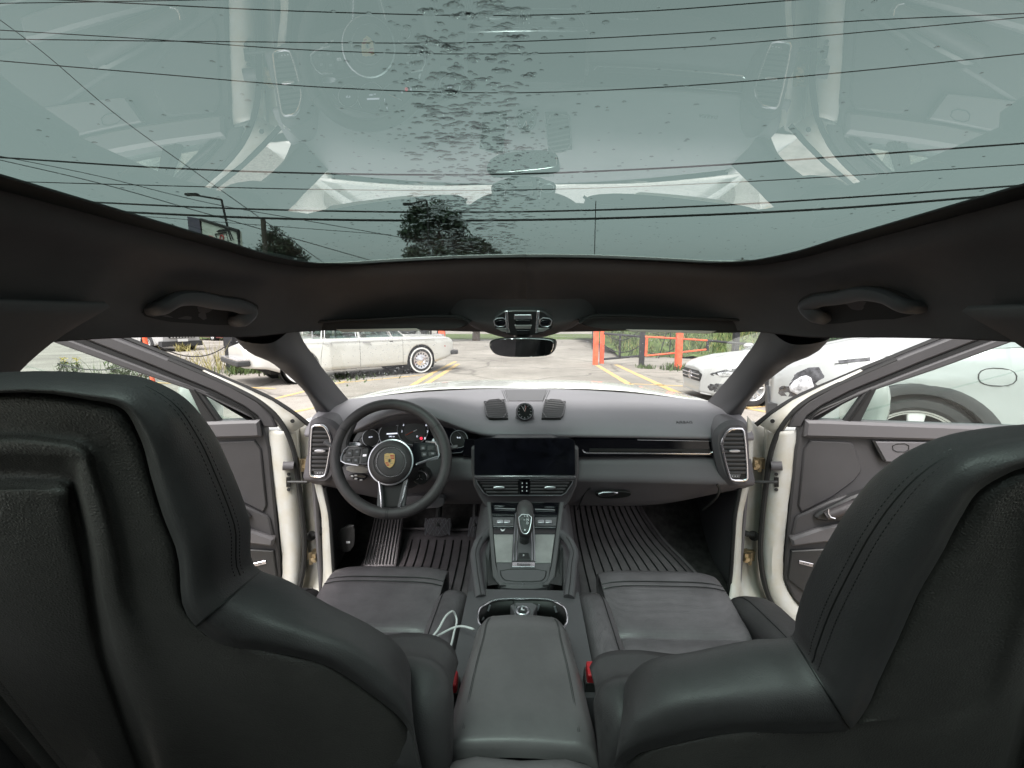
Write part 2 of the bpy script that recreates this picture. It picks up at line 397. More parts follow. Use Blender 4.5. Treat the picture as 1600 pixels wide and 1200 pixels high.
# bulge of lining that carries the console
rows = []
for yy, dY, hwid in ((462, .0, 95), (480, -.004, 92), (497, -.02, 84), (510, -.035, 74), (520, -.02, 64), (527, .02, 52), (526, .09, 46)):
    r = []
    for t in (-1.3, -1, -.7, -.35, 0, .35, .7, 1, 1.3):
        y_ = yy - (8 if yy > 500 else 0) * abs(t) ** 2.2
        h = hit(headliner, 817 + hwid * t, min(y_, 488)); Yh = h.y if h else 1.3
        k = max(0, 1 - (abs(t) / 1.3) ** 2)
        r.append(P(817 + hwid * t, y_, min(Yh, 1.36) + dY * k + .004 + (.03 if abs(t) > 1.2 else 0)))
    rows.append(r)
M().grid(crgrid(rows, 4, 3)).build('console_housing', 'headliner', car, solid=.004)
oc0 = P(817, 507, 1.225); ocn = V((0, -.94, -.34)).normalized()
oc = M().plate(PTS(rnd([(771, 497), (783, 489), (790, 485), (846, 485), (853, 489), (864, 497), (865, 514), (852, 519), (838, 525), (798, 525), (783, 519), (770, 513)], 1), oc0, ocn), ocn, .03, .003).build('overhead_console', 'plastic', car, 'glossy black roof console with chrome strips')
up = oc0 - ocn * .002
for x in (791, 841): M().plate(PTS([(x - 2, 486), (x + 2, 486), (x + 2 + (816 - x) * .10, 520), (x - 2 + (816 - x) * .10, 521)], oc0 + ocn * .004, ocn), ocn, .006).build('chrome_strip', 'chrome', oc)
for pts, mt in (([(804, 492), (830, 492), (831, 499), (803, 499)], 'satin'), ([(805, 500), (829, 500), (828, 507), (806, 507)], 'piano'), ([(804, 508), (831, 508), (829, 514), (806, 514)], 'alu'), ([(807, 516), (828, 516), (827, 522), (808, 522)], 'piano')):
    M().plate(PTS(pts, oc0 + ocn * .005, ocn), ocn, .006).build('console_button', mt, oc)
for sx in (1, -1):
    f = lambda x: 817 + sx * (817 - x)
    M().tube(PTS([(f(x), y) for x, y in rnd([(771, 498), (790, 496), (791, 510), (774, 511)], 1)], oc0 + ocn * .003, ocn), .0016, 6, closed=True).build('lamp_frame', 'satin', oc)
    M().plate(PTS([(f(x), y) for x, y in rnd([(775, 501), (789, 500), (790, 507), (776, 508)], 1)], oc0 + ocn * .004, ocn), ocn, .004).build('reading_lamp', 'screen', oc)
    M().plate(PTS([(f(x), y) for x, y in ((775, 513), (795, 513), (797, 520), (784, 518))], oc0 + ocn * .004, ocn), ocn, .004).build('console_button', 'alu', oc)
mr0 = P(816, 543, 1.22); mrn = V((-.20, -.97, -.06)).normalized()
outl = [(768, 530), (800, 528), (835, 528), (862, 530), (868, 534), (867, 545), (861, 555), (840, 558), (800, 558.5), (778, 556), (768, 550), (763, 538)]
rv = M().plate(PTS(rnd(outl, 2), mr0, mrn), mrn, .03, .004).build('rear_view_mirror', 'plastic', car, 'frameless rear-view mirror under the roof console')
M().plate([p.lerp(mr0, .05) + mrn * .001 for p in PTS(rnd(outl, 2), mr0, mrn)], mrn, .002).build('mirror_glass', 'mirror', rv)
M().tube([P(817, 540, 1.25), P(817, 527, 1.26), P(817, 519, 1.28)], [.012, .02, .03], 12).build('mirror_stalk', 'plastic', rv)
# ---- roof grab handles
def grab(s):
    if s < 0: path = [(238, 484), (256, 480), (278, 468), (298, 466), (340, 473), (378, 480), (391, 488), (380, 499), (364, 502)]; rec = [(222, 488), (240, 470), (272, 456), (300, 454), (345, 461), (395, 472), (404, 480), (398, 492), (375, 506), (350, 508), (300, 505), (250, 500)]
    else: path = [(1435, 480), (1412, 478), (1385, 465), (1355, 459), (1310, 466), (1270, 473), (1260, 480), (1272, 492), (1290, 498)]; rec = [(1442, 482), (1425, 465), (1390, 450), (1350, 447), (1300, 454), (1255, 464), (1248, 472), (1255, 488), (1275, 504), (1300, 506), (1350, 500), (1420, 494)]
    pts = []
    for i, (x, y) in enumerate(path): pts.append(hit(headliner, x, y, .055 if 1 <= i < len(path) - 1 else .01) or P(x, y, 1.1))
    hd = M().tube(cr(pts, 4), .0175, 12, flat=.72).build('grab_handle', 'pillar', car, 'roof grab handle above the ' + ('left' if s < 0 else 'right') + ' front door')
    r1 = cr([hit(headliner, x, y, .012) or P(x, y, 1.1) for x, y in rec], 3, True); cen = sum(r1, V()) / len(r1)
    cx_, cy_ = sum(p[0] for p in rec) / len(rec), sum(p[1] for p in rec) / len(rec)
    r2 = cr([hit(headliner, x + (cx_ - x) * .25, y + (cy_ - y) * .25, .010) or P(x, y, 1.1) for x, y in rec], 3, True)
    c = hit(headliner, cx_, cy_, .009)
    M().grid([r1, r2, [c] * len(r1)], closed_v=True).build('handle_recess', 'visor', hd)
both(grab)

# ---- windscreen, bonnet and outer body
ws = []
for t in [i / 8 for i in range(9)]:
    row = []
    for x in [-1 + 2 * i / 12 for i in range(13)]:
        a = V((x * .72, 1.46 - .15 * x * x, 1.400 - .012 * x * x)); b = V((x * .82, 2.12 - .28 * x * x, 1.085)); p = a.lerp(b, t); row.append(p + V((0, 0, .03 * sin(pi * t))))
    ws.append(row)
wsm = M().grid(ws); windscreen = wsm.build('windscreen', 'windscreen', car)
hood = []
for t, Y, z in ((0, 2.08, 1.10), (.2, 2.30, 1.092), (.4, 2.55, 1.075), (.6, 2.8, 1.03), (.8, 3.02, .93), (1, 3.15, .80)):
    hood.append([V((x * (.80 - .10 * t * t), Y - .22 * x * x, z - .035 * abs(x) ** 3 + .012 * (1 - abs(abs(x) - .6)))) for x in [-1 + 2 * i / 14 for i in range(15)]])
M().grid(crgrid(hood, 4, 2)).build('bonnet', 'paint', car, 'white bonnet seen beyond the dashboard', solid=.004)
M().box((-.70, 1.96, 1.02), (.70, 2.06, 1.075)).build('scuttle_panel', 'rubber', car)
def fender(s):
    rows = []
    for Y, dz in ((1.62, 0), (2.0, 0), (2.5, -.02), (2.9, -.09), (3.1, -.2)):
        w_ = .93 - .10 * max(0, Y - 2.5) / .6
        rows.append([V((s * (w_ - .16), Y, 1.04 + dz)), V((s * (w_ - .05), Y, 1.02 + dz)), V((s * w_, Y, .93 + dz)), V((s * w_, Y, .7)), V((s * (w_ - .02), Y, .35))])
    M().grid(crgrid(rows, 4, 4)).build('front_wing', 'paint', car, solid=.004)
both(fender)
q = M().box((-.80, 3.0, .3), (.80, 3.14, .8)); q.build('front_bumper', 'paint', car)
for s in (1, -1):
    for Y in (2.45, -1.0):
        w_ = empty('wheel', car)
        M().lathe([(.20, -.12), (.34, -.12), (.37, -.09), (.37, .09), (.34, .12), (.20, .12)], (s * .80, Y, .37), (1, 0, 0), 32, True).build('tyre', 'rubber', w_)
        M().lathe([(.0, -.08), (.20, -.08), (.21, .10), (.05, .06), (0, .06)], (s * .80, Y, .37), (s, 0, 0), 24).build('rim', 'satin', w_)
# ---- floor pan, sills, firewall
q = M()
rows = []
for Y, z in ((-1.0, .42), (.2, .42), (.9, .44), (1.5, .45), (1.72, .50), (1.85, .62), (1.95, .80)):
    rows.append([V((x, Y, z)) for x in (-.78, -.5, -.2, .2, .5, .78)])
M().grid(crgrid(rows, 3, 1)).build('carpet', 'carpet', car, solid=.01)
M().box((-.78, 1.95, .4), (.78, 2.0, 1.05)).build('bulkhead', 'carpet', car)
# ---------------------------------------------------------------- dashboard
bx = lambda x: cos(min(1, abs(x + .375) / .27) * pi / 2) ** 2     # instrument hood
def dashrow(Y, z, w, lift=0, pull=0, curve=.0, endz=0):
    row = []
    for i in range(41):
        u = -1 + 2 * i / 40; x = u * w; b = bx(x)
        row.append(V((x, Y - curve * u * u - pull * b, z + lift * b - endz * abs(u) ** 6)))
    return row
DW = .735
rows = [dashrow(2.14, 1.085, .70, 0, 0, .30, 0), dashrow(2.06, 1.105, .71, 0, 0, .30, .0), dashrow(1.85, 1.108, .72, .01, 0, .22), dashrow(1.68, 1.103, .73, .03, 0, .14), dashrow(1.56, 1.092, DW, .055, .02, .06),
        dashrow(1.49, 1.076, DW, .075, .05, .03, .005), dashrow(1.455, 1.055, DW, .088, .06, .02), dashrow(1.447, 1.043, DW, .087, .06, .02), dashrow(1.452, 1.034, DW, .085, .045, .02)]
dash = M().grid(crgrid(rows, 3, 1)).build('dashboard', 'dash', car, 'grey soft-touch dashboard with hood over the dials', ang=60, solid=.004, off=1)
rows = [dashrow(1.452, 1.034, DW, .085, .045, .02), dashrow(1.49, 1.03, DW, 0, 0, .02), dashrow(1.475, .975, DW, 0, 0, .02), dashrow(1.455, .968, DW, 0, 0, .02), dashrow(1.435, .93, DW, 0, 0, .02), dashrow(1.425, .895, DW, 0, 0, .02),
        dashrow(1.435, .880, DW - .01, 0, 0, .02, -.005), dashrow(1.47, .83, DW - .03, 0, 0, .02, -.03), dashrow(1.50, .79, DW - .06, 0, 0, .02, -.06), dashrow(1.53, .765, DW - .09, 0, 0, .02, -.08), dashrow(1.62, .755, DW - .09, 0, 0, .02, -.08), dashrow(1.9, .77, DW - .08)]
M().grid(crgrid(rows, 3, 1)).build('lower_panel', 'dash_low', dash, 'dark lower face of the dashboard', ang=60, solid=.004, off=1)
# airbag lettering, glove box
text('airbag_lettering', 'AIRBAG', hit(dash, 1069, 660, .002), (0, -.55, .8), .016, 'plastic', dash, up=(0, 1, .1))
gb = M().tube(cr([P(x, y, Y) for x, y, Y in ((902, 797, 1.515), (907, 785, 1.49), (915, 769, 1.462), (923, 762, 1.44))], 4), .0018, 6)
gb2 = M().tube(cr([P(x, y, Y) for x, y, Y in ((1120, 757, 1.40), (1124, 763, 1.40), (1122, 773, 1.40), (1112, 785, 1.42), (1098, 796, 1.46))], 4), .004, 6)
gb = gb.build('glove_box', 'blk', car, 'glove box lid outline with chrome latch'); gb2.build('lid_gap', 'blk', gb)
gp = P(956, 773, 1.435); gn = V((0, -.9, -.3)).normalized()
M().plate(PTS(rnd([(928, 768), (988, 768), (984, 778), (934, 780)], 2), gp, gn), gn, .01).build('latch_recess', 'blk', gb)
M().plate(PTS(rnd([(934, 769.5), (966, 768.5), (965, 775), (936, 778)], 1), gp + gn * .004, gn), gn, .006, .002).build('glove_box_latch', 'chrome', gb)
# dashboard ends carrying the side vents
def sidevent(s):
    if s > 0:
        pod = [(1112, 680), (1126, 664), (1140, 657), (1160, 657), (1171, 668), (1175, 745), (1170, 757), (1152, 765), (1136, 758), (1122, 735)]
        out = [(1137, 671), (1158, 669), (1163, 675), (1168, 745), (1165, 751), (1144, 751), (1139, 745), (1128, 700), (1127.5, 690)]
    else:
        pod = [(540, 680), (524, 660), (506, 653), (488, 654), (480, 664), (478, 742), (484, 752), (504, 760), (520, 752), (534, 730)]
        out = [(489, 665), (503, 664), (510, 669), (517, 685), (517, 697), (510, 738), (506, 745), (487, 744.5), (484.5, 739), (487, 672)]
    n = V((-s * .10, -1, .05)).normalized(); p0 = P(1148 if s > 0 else 500, 710, 1.40)
    M().plate(PTS(rnd(pod, 2), p0, n), n, .16, .014).build('dashboard_end', 'dash_low', dash)
    ov = rnd(out, 1)
    vent = M().tube(PTS(ov, p0 + n * .003, n), .0042, 8, closed=True).build('air_vent', 'chrome', car, ('left' if s < 0 else 'right') + ' tall side air vent in a bright frame')
    M().plate(PTS(ov, p0 + n * .002, n), n, .004).build('vent_back', 'blk', vent)
    ys = [675 + 6.6 * i for i in range(10)] if s < 0 else [679 + 6.6 * i for i in range(10)]
    for y in ys:
        # clip to outline
        xs = []
        for i in range(len(ov)):
            a, b = ov[i], ov[(i + 1) % len(ov)]
            if (a[1] - y) * (b[1] - y) < 0: xs.append(a[0] + (b[0] - a[0]) * (y - a[1]) / (b[1] - a[1]))
        if len(xs) < 2: continue
        x0, x1 = min(xs) + 2, max(xs) - 2
        a, b = PL(x0, y, p0 + n * .004, n), PL(x1, y, p0 + n * .004, n)
        q = M(); q.tube([a, b], .0042, 6, flat=.45, up=n + V((0, 0, .0))); q.build('slat', 'slat', vent)
    cx = sum(p[0] for p in out) / len(out) + (1 if s > 0 else -1)
    M().plate(PTS(rnd([(cx - 9, 703), (cx + 8, 703), (cx + 8, 707), (cx - 9, 707)], 1), p0 + n * .011, n), n, .008, .001).build('vent_tab', 'satin', vent)
    yb = 741 if s < 0 else 746
    M().plate(PTS([(cx - 10, yb - 5), (cx + 9, yb - 5), (cx + 7, yb + 1), (cx - 8, yb + 1)], p0 + n * .005, n), n, .004).build('vent_wheel', 'plastic_grey', vent)
    for i in range(3): M().box((-.0012, -.0005, -.001), (.0012, .0005, .001), Matrix.Translation(PL(cx - 4 + i * 4, yb - 2, p0 + n * .007, n))).build('vent_mark', 'print', vent)
both(sidevent)
# top vents, speaker grille, clock
dpt = lambda px, py, Y, up=0: P(px, py, Y) + V((0, -up * .2, up))
tn = V((0, -.22, .975)).normalized(); tp = V((0, 1.60, 1.098))
tn2 = V((0, -.42, .91)).normalized(); tp2 = V((0, 1.50, 1.083))
for s in (1, -1):
    f = (lambda x: x) if s > 0 else (lambda x: 1640 - x)
    out = [(853, 626), (884, 628), (880, 652), (876, 657), (846, 656)]
    L0 = [hit(dash, f(x), y, .001) for (x, y) in [(852, 626), (884, 629), (880, 651), (876, 656), (846, 656)]]
    fr = [p + V((0, 0, .008)) for p in rnd(L0, 1)]
    va = M().tube(fr, .0022, 6, closed=True).build('air_vent', 'plastic_grey', car, ('right' if s > 0 else 'left') + ' dash-top air vent beside the clock')
    nn = (L0[1] - L0[0]).cross(L0[3] - L0[0]).normalized(); nn = nn if nn.z > 0 else -nn
    M().plate([p + V((0, 0, .006)) for p in L0], nn, .01).build('vent_back', 'blk', va)
    for i in range(8):
        t = (i + .6) / 8.2
        a = L0[0].lerp(L0[4], t); b = (L0[1].lerp(L0[2], t / .75) if t < .75 else L0[2].lerp(L0[3], (t - .75) / .25))
        M().tube([a + nn * .009, b + nn * .009], .0030, 5, flat=.4, up=(0, -.6, .7)).build('slat', 'slat', va)
gl0 = [hit(dash, x, y, .001) for x, y in ((789, 610), (854, 610), (848, 627), (795, 627))]
nn = (gl0[1] - gl0[0]).cross(gl0[3] - gl0[0]).normalized(); nn = nn if nn.z > 0 else -nn
M().plate([p + nn * .003 for p in gl0], nn, .01).build('speaker_grille', 'plastic_grey', car, 'trapezoid centre speaker grille under the windscreen')
for x0, x1 in ((784, 791), (859, 851)):
    for d in (0, 3 if x0 < 800 else -3): M().tube([hit(dash, x0 + d, 610, .002), hit(dash, x1 + d, 628, .002)], .0014, 5).build('grille_seam', 'plastic', dash)
ck0 = P(820, 645, 1.50) + V((0, 0, .004)); cn = V((0, -.93, .36)).normalized(); r_ = .0275
ck = M().lathe([(r_ * 1.0, -.07), (r_ * 1.12, -.01), (r_ * 1.1, .003), (r_ * .98, .004), (r_ * .95, -.003)], ck0, cn, 40, cap=False).build('dash_clock', 'plastic', car, 'round analogue clock on top of the dashboard')
M().lathe([(r_ * .92, .003), (r_ * 1.0, .006), (r_ * 1.04, .003), (r_ * .98, .001)], ck0, cn, 40, True).build('clock_bezel', 'satin', ck)
M().lathe([(0, .0025), (r_ * .93, .0025)], ck0, cn, 32).build('clock_face', 'blk', ck)
cu_ = V((0, cn.z, -cn.y)).normalized(); cx_ = V((1, 0, 0))
for k in range(12):
    a = 2 * pi * k / 12; d = cx_ * sin(a) + cu_ * cos(a)
    M().tube([ck0 + cn * .0035 + d * r_ * .70, ck0 + cn * .0035 + d * r_ * .86], .0008, 4).build('clock_mark', 'print', ck)
for a, l in ((.3, .45), (-.5, .62)): M().tube([ck0 + cn * .004, ck0 + cn * .004 + (cx_ * sin(a) + cu_ * cos(a)) * r_ * l], .0009, 4).build('clock_hand', 'print', ck)
M().tube([ck0 + cn * .0045, ck0 + cn * .0045 + (cx_ * .2 + cu_) * r_ * .7], .0006, 4).build('clock_hand', 'needle', ck)
text('clock_numeral', '12', ck0 + cn * .0032 + cu_ * r_ * .52, cn, .009, 'print', ck)
# plinth of the clock
M().plate([P(x, y, 1.51) for x, y in ((803, 662), (806, 648), (812, 640), (828, 640), (834, 648), (837, 662))], (0, -.9, .4), .05, .003).build('clock_plinth', 'dash', dash)

# ---- instrument cluster
ip = P(642, 675, 1.452); inn = V((0, -.97, .24)).normalized()
opening = [(548, 700), (553, 684), (565, 668), (585, 652), (612, 640), (640, 636), (668, 640), (694, 654), (715, 670), (728, 684), (731, 700), (724, 709), (700, 711), (560, 711)]
cl = M().plate(PTS(rnd(opening, 1), ip, inn), inn, .03).build('instrument_cluster', 'screen', car, 'curved black instrument cluster behind the steering wheel')
q = M().tube(PTS(rnd([(554, 700), (560, 686), (574, 671), (600, 657), (640, 650), (676, 652), (702, 664), (720, 678), (727, 690), (726, 704), (716, 709), (560, 708)], 2), ip + inn * .002, inn), .0012, 5, closed=True).build('cluster_rim', 'faint', cl)
def gauge(cx, cy, r, rr=.0012, mt='satin', face='blk', lift=.003):
    g = M().tube(PTS(circ((cx, cy), r), ip + inn * (lift + .001), inn), rr, 6, closed=True).build('gauge', mt, cl)
    M().plate(PTS(circ((cx, cy), r - .5), ip + inn * lift, inn), inn, .003).build('gauge_face', face, g)
    return g
gauge(579.5, 684.5, 13.5); gauge(610, 679.5, 18); g3 = gauge(645, 671, 24, .0018, 'faint', 'blk', .006); gauge(717, 686, 13.5)
M().plate(PTS(circ((648, 673), 17.5), ip + inn * .008, inn), inn, .002).build('dial_centre', 'plastic', g3)
for k in range(9):
    a = R(-205 + k * 28.5 - 10) + pi / 2
    a = R(215 - k * 31.5)
    c = (648 + 20 * cos(a), 673 - 20 * sin(a))
    if k: text('numeral', str(k), PL(c[0], c[1], ip + inn * .009, inn), inn, .011, 'lit', g3)
M().tube([PL(634, 680, ip + inn * .011, inn), PL(648, 673, ip + inn * .011, inn)], .0007, 5).build('needle', 'needle', g3)
M().tube([PL(646, 674.3, ip + inn * .0115, inn), PL(651, 671.5, ip + inn * .0115, inn)], .0016, 6).build('needle_hub', 'print', g3)
for p, s_, sz, m_ in (((579, 683), '65°F', .007, 'lit'), ((612, 682), '2882 mi', .006, 'lit'), ((717, 684), '9:41', .008, 'lit'), ((652, 682), 'D', .008, 'lit'), ((682, 679), 'C', .008, 'lit')):
    text('display_text', s_, PL(p[0], p[1], ip + inn * .0105, inn), inn, sz, m_, cl)
M().plate(PTS([(604, 677), (622, 676), (622, 678), (604, 679)], ip + inn * .005, inn), inn, .002).build('display_icon', 'lit', cl)
M().plate(PTS(circ((658, 685), 2.4, 8), ip + inn * .0105, inn), inn, .002).build('warning_lamp', 'lit_red', cl)

# ---- glossy trim strips and screen
tp0 = P(1010, 700, 1.435); tnn = V((0, -1, .08)).normalized()
tr = M().plate(PTS([(899, 686), (1123, 688), (1127, 692), (1128, 712), (899, 714)], tp0, tnn), tnn, .06, .002).build('trim_strip', 'piano', car, 'glossy black dashboard strip with chrome line, passenger side')
M().tube(PTS([(910, 703), (912, 706.5), (917, 708), (1108, 709), (1115, 706), (1116, 703)], tp0 + tnn * .003, tnn), .0022, 6).build('chrome_strip', 'chrome', tr)
M().plate(PTS([(920, 701), (1112, 702), (1110, 706), (920, 706)], tp0 + tnn * .002, tnn), tnn, .003).build('trim_shelf', 'blk', tr)
M().tube(PTS([(996, 687.5), (1124, 689.5), (1125, 712)], tp0 + tnn * .002, tnn), .0008, 5).build('trim_edge', 'satin', tr)
M().plate(PTS([(726, 686), (744, 686), (744, 713), (722, 713)], tp0 + tnn * .001, tnn), tnn, .05, .002).build('trim_strip', 'piano', car, 'short glossy black strip left of the screen')
M().plate(PTS([(520, 690), (560, 690), (560, 712), (522, 714)], tp0, tnn), tnn, .05, .002).build('trim_strip', 'piano', car, 'glossy black strip beside the left vent')
cs = M().plate([P(x, y, 1.405) for x, y in rnd([(736, 684), (904, 684), (905, 752), (890, 785), (878, 800), (764, 800), (752, 785), (736, 752)], 1)], (0, -1, 0), .12, .006).build('centre_stack', 'dash_low', car)
sp = P(820, 715, 1.385); sn = V((0, -.985, .17)).normalized()
ts = M().plate(PTS(rnd([(741, 684.5), (898, 684.5), (899, 745), (741, 745)], 1, q=.06), sp, sn), sn, .02, .0015).build('touchscreen', 'screen', car, 'wide switched-off touchscreen above the centre vents')
M().plate(PTS([(742, 743.5), (898, 743.5), (900, 746), (896, 748.5), (744, 748.5), (740, 746)], sp + sn * .008, sn), sn, .012, .002).build('chrome_strip', 'chrome', ts)
cv0 = P(820, 762, 1.383); cvn = V((0, -.97, -.05)).normalized()
cvo = [(744, 750), (896, 750), (893, 757), (884, 770), (877, 774), (763, 774), (756, 770), (747, 757)]
cvt = M().tube(PTS(cvo, cv0 + cvn * .002, cvn), .0018, 6, closed=True).build('air_vent', 'satin', car, 'wide centre air vent under the touchscreen')
M().plate(PTS(cvo, cv0, cvn), cvn, .004).build('vent_back', 'blk', cvt)
for i, y in enumerate((754, 759, 764, 769)):
    k = (y - 750) * .62
    for a, b in ((748 + k, 809), (829, 892 - k)): M().tube(PTS([(a, y), (b, y)], cv0 + cvn * .002, cvn), .0036, 6, flat=.45, up=(0, -1, .1)).build('slat', 'slat', cvt)
for a in (771, 851): M().plate(PTS(rnd([(a, 760.5), (a + 17, 760.5), (a + 17, 764.5), (a, 764.5)], 1), cv0 + cvn * .010, cvn), cvn, .008, .001).build('vent_tab', 'satin', cvt)
M().plate(PTS([(810, 749), (828, 749), (827, 773), (812, 773)], cv0 + cvn * .004, cvn), cvn, .006).build('switch_pad', 'piano', cvt)
for x in (816, 823):
    for y in (755, 761, 767): M().box((-.0016, -.001, -.0018), (.0016, .001, .0018), Matrix.Translation(PL(x, y, cv0 + cvn * .006, cvn))).build('switch_mark', 'print', cvt)

# ---------------------------------------------------------------- steering wheel
sw0 = P(611, 717, 1.30); swn = V((0, -cos(R(24)), sin(R(24))))
def SW(lst, off=0): return PTS(lst, sw0 + swn * off, swn)
ring = [PL(611 + 86.5 * cos(2 * pi * k / 64), 717 + 85.5 * sin(2 * pi * k / 64), sw0, swn) for k in range(64)]
sw = M().tube(ring, .0162, 14, closed=True, flat=1.05).build('steering_wheel', 'leather_soft', car, 'black leather three-spoke steering wheel with crest')
for i in (7, 25): 
    pass
def seam(px, py, ang_):
    c = PL(px, py, sw0, swn); t = (PL(px + cos(ang_), py + sin(ang_), sw0, swn) - c).normalized()
    M().lathe([(.0160, -.0008), (.0169, -.0008), (.0169, .0008), (.0160, .0008)], c, t, 18, True).build('rim_seam', 'blk', sw)
seam(611 + 86.5 * cos(R(-35)), 717 + 85.5 * sin(R(-35)), R(55)); seam(611 - 86.5 * cos(R(-32)), 717 + 85.5 * sin(R(-32)), R(-58)); seam(605, 802.5, 0); seam(608, 802.5, 0)
# thumb grips
for s in (1, -1):
    f = lambda x: 611 + s * (x - 611)
    M().plate(SW(rnd([(f(682), 655), (f(688), 668), (f(694), 690), (f(693), 708), (f(686), 712), (f(678), 704), (f(680), 690), (f(672), 672), (f(664), 655)], 2), .006), swn, .014, .005).build('thumb_rest', 'leather_soft', sw)
# spokes
sp_l = [(583, 695), (560, 697), (545, 698), (538, 703), (533, 714), (533, 720), (540, 724), (560, 727), (585, 728)]
sp_r = [(640, 691), (665, 690), (680, 691), (684, 697), (686, 711), (684, 716), (668, 720), (650, 726), (640, 732)]
for pts, nm in ((sp_l, 'l'), (sp_r, 'r')):
    s_ = M().plate(SW(rnd(pts, 1), .002), swn, .02, .003).build('spoke', 'piano', sw)
    M().tube(SW(pts[1:-1], .004), .0028, 6).build('chrome_trim', 'satin', sw)
M().tube(SW([(652, 725), (668, 719), (684, 714)], .006), .0036, 6).build('chrome_trim', 'satin', sw)
low = [(592, 752), (595, 775), (596, 796), (624, 796), (630, 775), (636, 750)]
M().plate(SW([(591, 748), (596, 752), (599, 790), (595, 800), (588, 800)], .002), swn, .012, .002).build('spoke', 'plastic_grey', sw)
M().plate(SW([(637, 748), (630, 752), (621, 790), (624, 801), (631, 801)], .002), swn, .012, .002).build('spoke', 'plastic_grey', sw)
M().tube(SW(low, .006), .0026, 6).build('chrome_trim', 'chrome', sw)
M().plate(SW([(596, 752), (631, 752), (621, 792), (600, 792)], -.010), swn, .006).build('spoke_filler', 'blk', sw)
hc = PL(611, 722, sw0, swn); k_ = 1.30 / 700 / .93
hub = M().lathe([(.066, -.03), (.067, .0), (.064, .012), (.052, .022), (.046, .024), (.044, .022), (.030, .026), (0, .028)], hc, swn, 48).build('hub', 'leather_soft', sw)
M().lathe([(.0655, .000), (.0690, .000), (.0690, .005), (.0655, .006)], hc, swn, 56, True).build('chrome_ring', 'satin', sw)
M().tube(SW(circ((611, 722), 23, 48), .027), .0008, 6, closed=True).build('chrome_ring', 'chrome', sw)
# crest on the hub
cz = .0305; cb = (608.7, 719.5)
def cp(lst, off=0): return SW([(cb[0] + x, cb[1] + y) for x, y in lst], cz + off)
shield = [(-8, -10), (-4, -11.5), (0, -11), (4, -11.5), (8, -10), (8.3, -2), (7.5, 4), (4.5, 9), (0, 12), (-4.5, 9), (-7.5, 4), (-8.3, -2)]
em = M().plate(cp(shield), swn, .004, .0005).build('crest', 'gold', sw)
for pts, m_ in (([(1, -8.5), (7, -8), (7, -6.2), (1, -6.2)], 'crest_red'), ([(1, -4.6), (7.2, -4.6), (7.2, -2.6), (3, -2.6)], 'crest_red'), ([(-6.8, 3), (-3, 3), (-.6, 4.6), (-6.2, 4.8)], 'crest_red'), ([(-5.4, 6.2), (-.6, 6.2), (-.6, 8), (-4, 8)], 'crest_red'), ([(-6.8, -7), (-1.2, -7), (-1.2, -6), (-6.8, -6)], 'brass'), ([(-6.8, -4.2), (-3, -4.2), (-3, -3.2), (-6.8, -3.2)], 'brass'), ([(1, 4), (6, 4), (5.6, 5), (1, 5)], 'brass'),
                ([(-2.8, -2.2), (0, -3), (2.8, -2.2), (2.6, 2), (0, 3.8), (-2.6, 2)], 'brass'), ([(-1.2, 2.4), (-1.4, .4), (-.6, -1.8), (.6, -2.2), (1.2, -.8), (.6, 0), (1.2, 2.2), (.2, 1.2), (-.4, 2.6)], 'blk')):
    M().plate(cp(pts, .0006 if m_ != 'blk' else .0012), swn, .001, .0001).build('crest_field', m_, sw)
# buttons on the spokes
for pts in ([(541, 703), (551, 702), (551, 713), (539, 714)], [(553, 702), (563, 701), (562, 712), (552, 713)], [(539, 716), (550, 715), (549, 722), (539, 721)], [(552, 715), (561, 714), (560, 724), (551, 723)], [(567, 701), (576, 700), (573, 722), (563, 724)],
            [(657, 696), (665, 696), (665, 703), (657, 704)], [(668, 696), (678, 696), (680, 704), (668, 704)], [(658, 706), (667, 706), (667, 713), (659, 714)], [(669, 706), (681, 706), (681, 710), (670, 713)]):
    M().plate(SW(rnd(pts, 1, q=.12), .005), swn, .004, .0006).build('button', 'plastic', sw)
for x, y in ((546, 708), (558, 706), (545, 718.5), (556, 719), (661, 700), (674, 700), (663, 710), (676, 708.5)):
    M().plate(SW([(x - 2, y - 1.5), (x + 2, y - 1.5), (x + 2, y + 1.5), (x - 2, y + 1.5)], .0058), swn, .001, .0001).build('button_mark', 'faint', sw)
M().plate(SW([(567, 710), (573, 709.5), (572.5, 713), (566.5, 713.5)], .0062), swn, .002, .0003).build('roller_switch', 'chrome', sw)
M().plate(SW(circ((674, 700), 3.2, 12), .007), swn, .004, .0006).build('mode_dial', 'plastic', sw)
# paddles, stalks, light switch, ignition knob, column cowl
M().plate(SW(rnd([(540, 693), (560, 690), (566, 696), (548, 699)], 1), -.03), swn, .006).build('paddle', 'satin', sw)
M().plate(SW(rnd([(676, 684), (686, 686), (684, 692), (674, 692)], 1), -.03), swn, .006).build('paddle', 'satin', sw)
col = M().lathe([(.075, -.16), (.07, -.05), (.055, -.03)], hc, swn, 24).build('steering_column', 'plastic', car)
M().plate([P(x, y, 1.36) for x, y in rnd([(541, 727), (575, 729), (576, 738), (570, 740), (541, 737)], 1)], (0, -1, .2), .02).build('wiper_stalk', 'alu', col)
for s in (1, -1):
    M().tube([P(611 + s * 20, 722, 1.36), P(611 + s * 88, 700, 1.36), P(611 + s * 104, 698 if s > 0 else 690, 1.36)], [.012, .009, .008], 8, flat=.8).build('column_stalk', 'plastic_grey', col)
M().plate([P(x, y, 1.40) for x, y in rnd([(545, 740), (574, 742), (568, 752), (548, 748)], 1)], (0, -1, .1), .02).build('light_switch', 'piano', car)
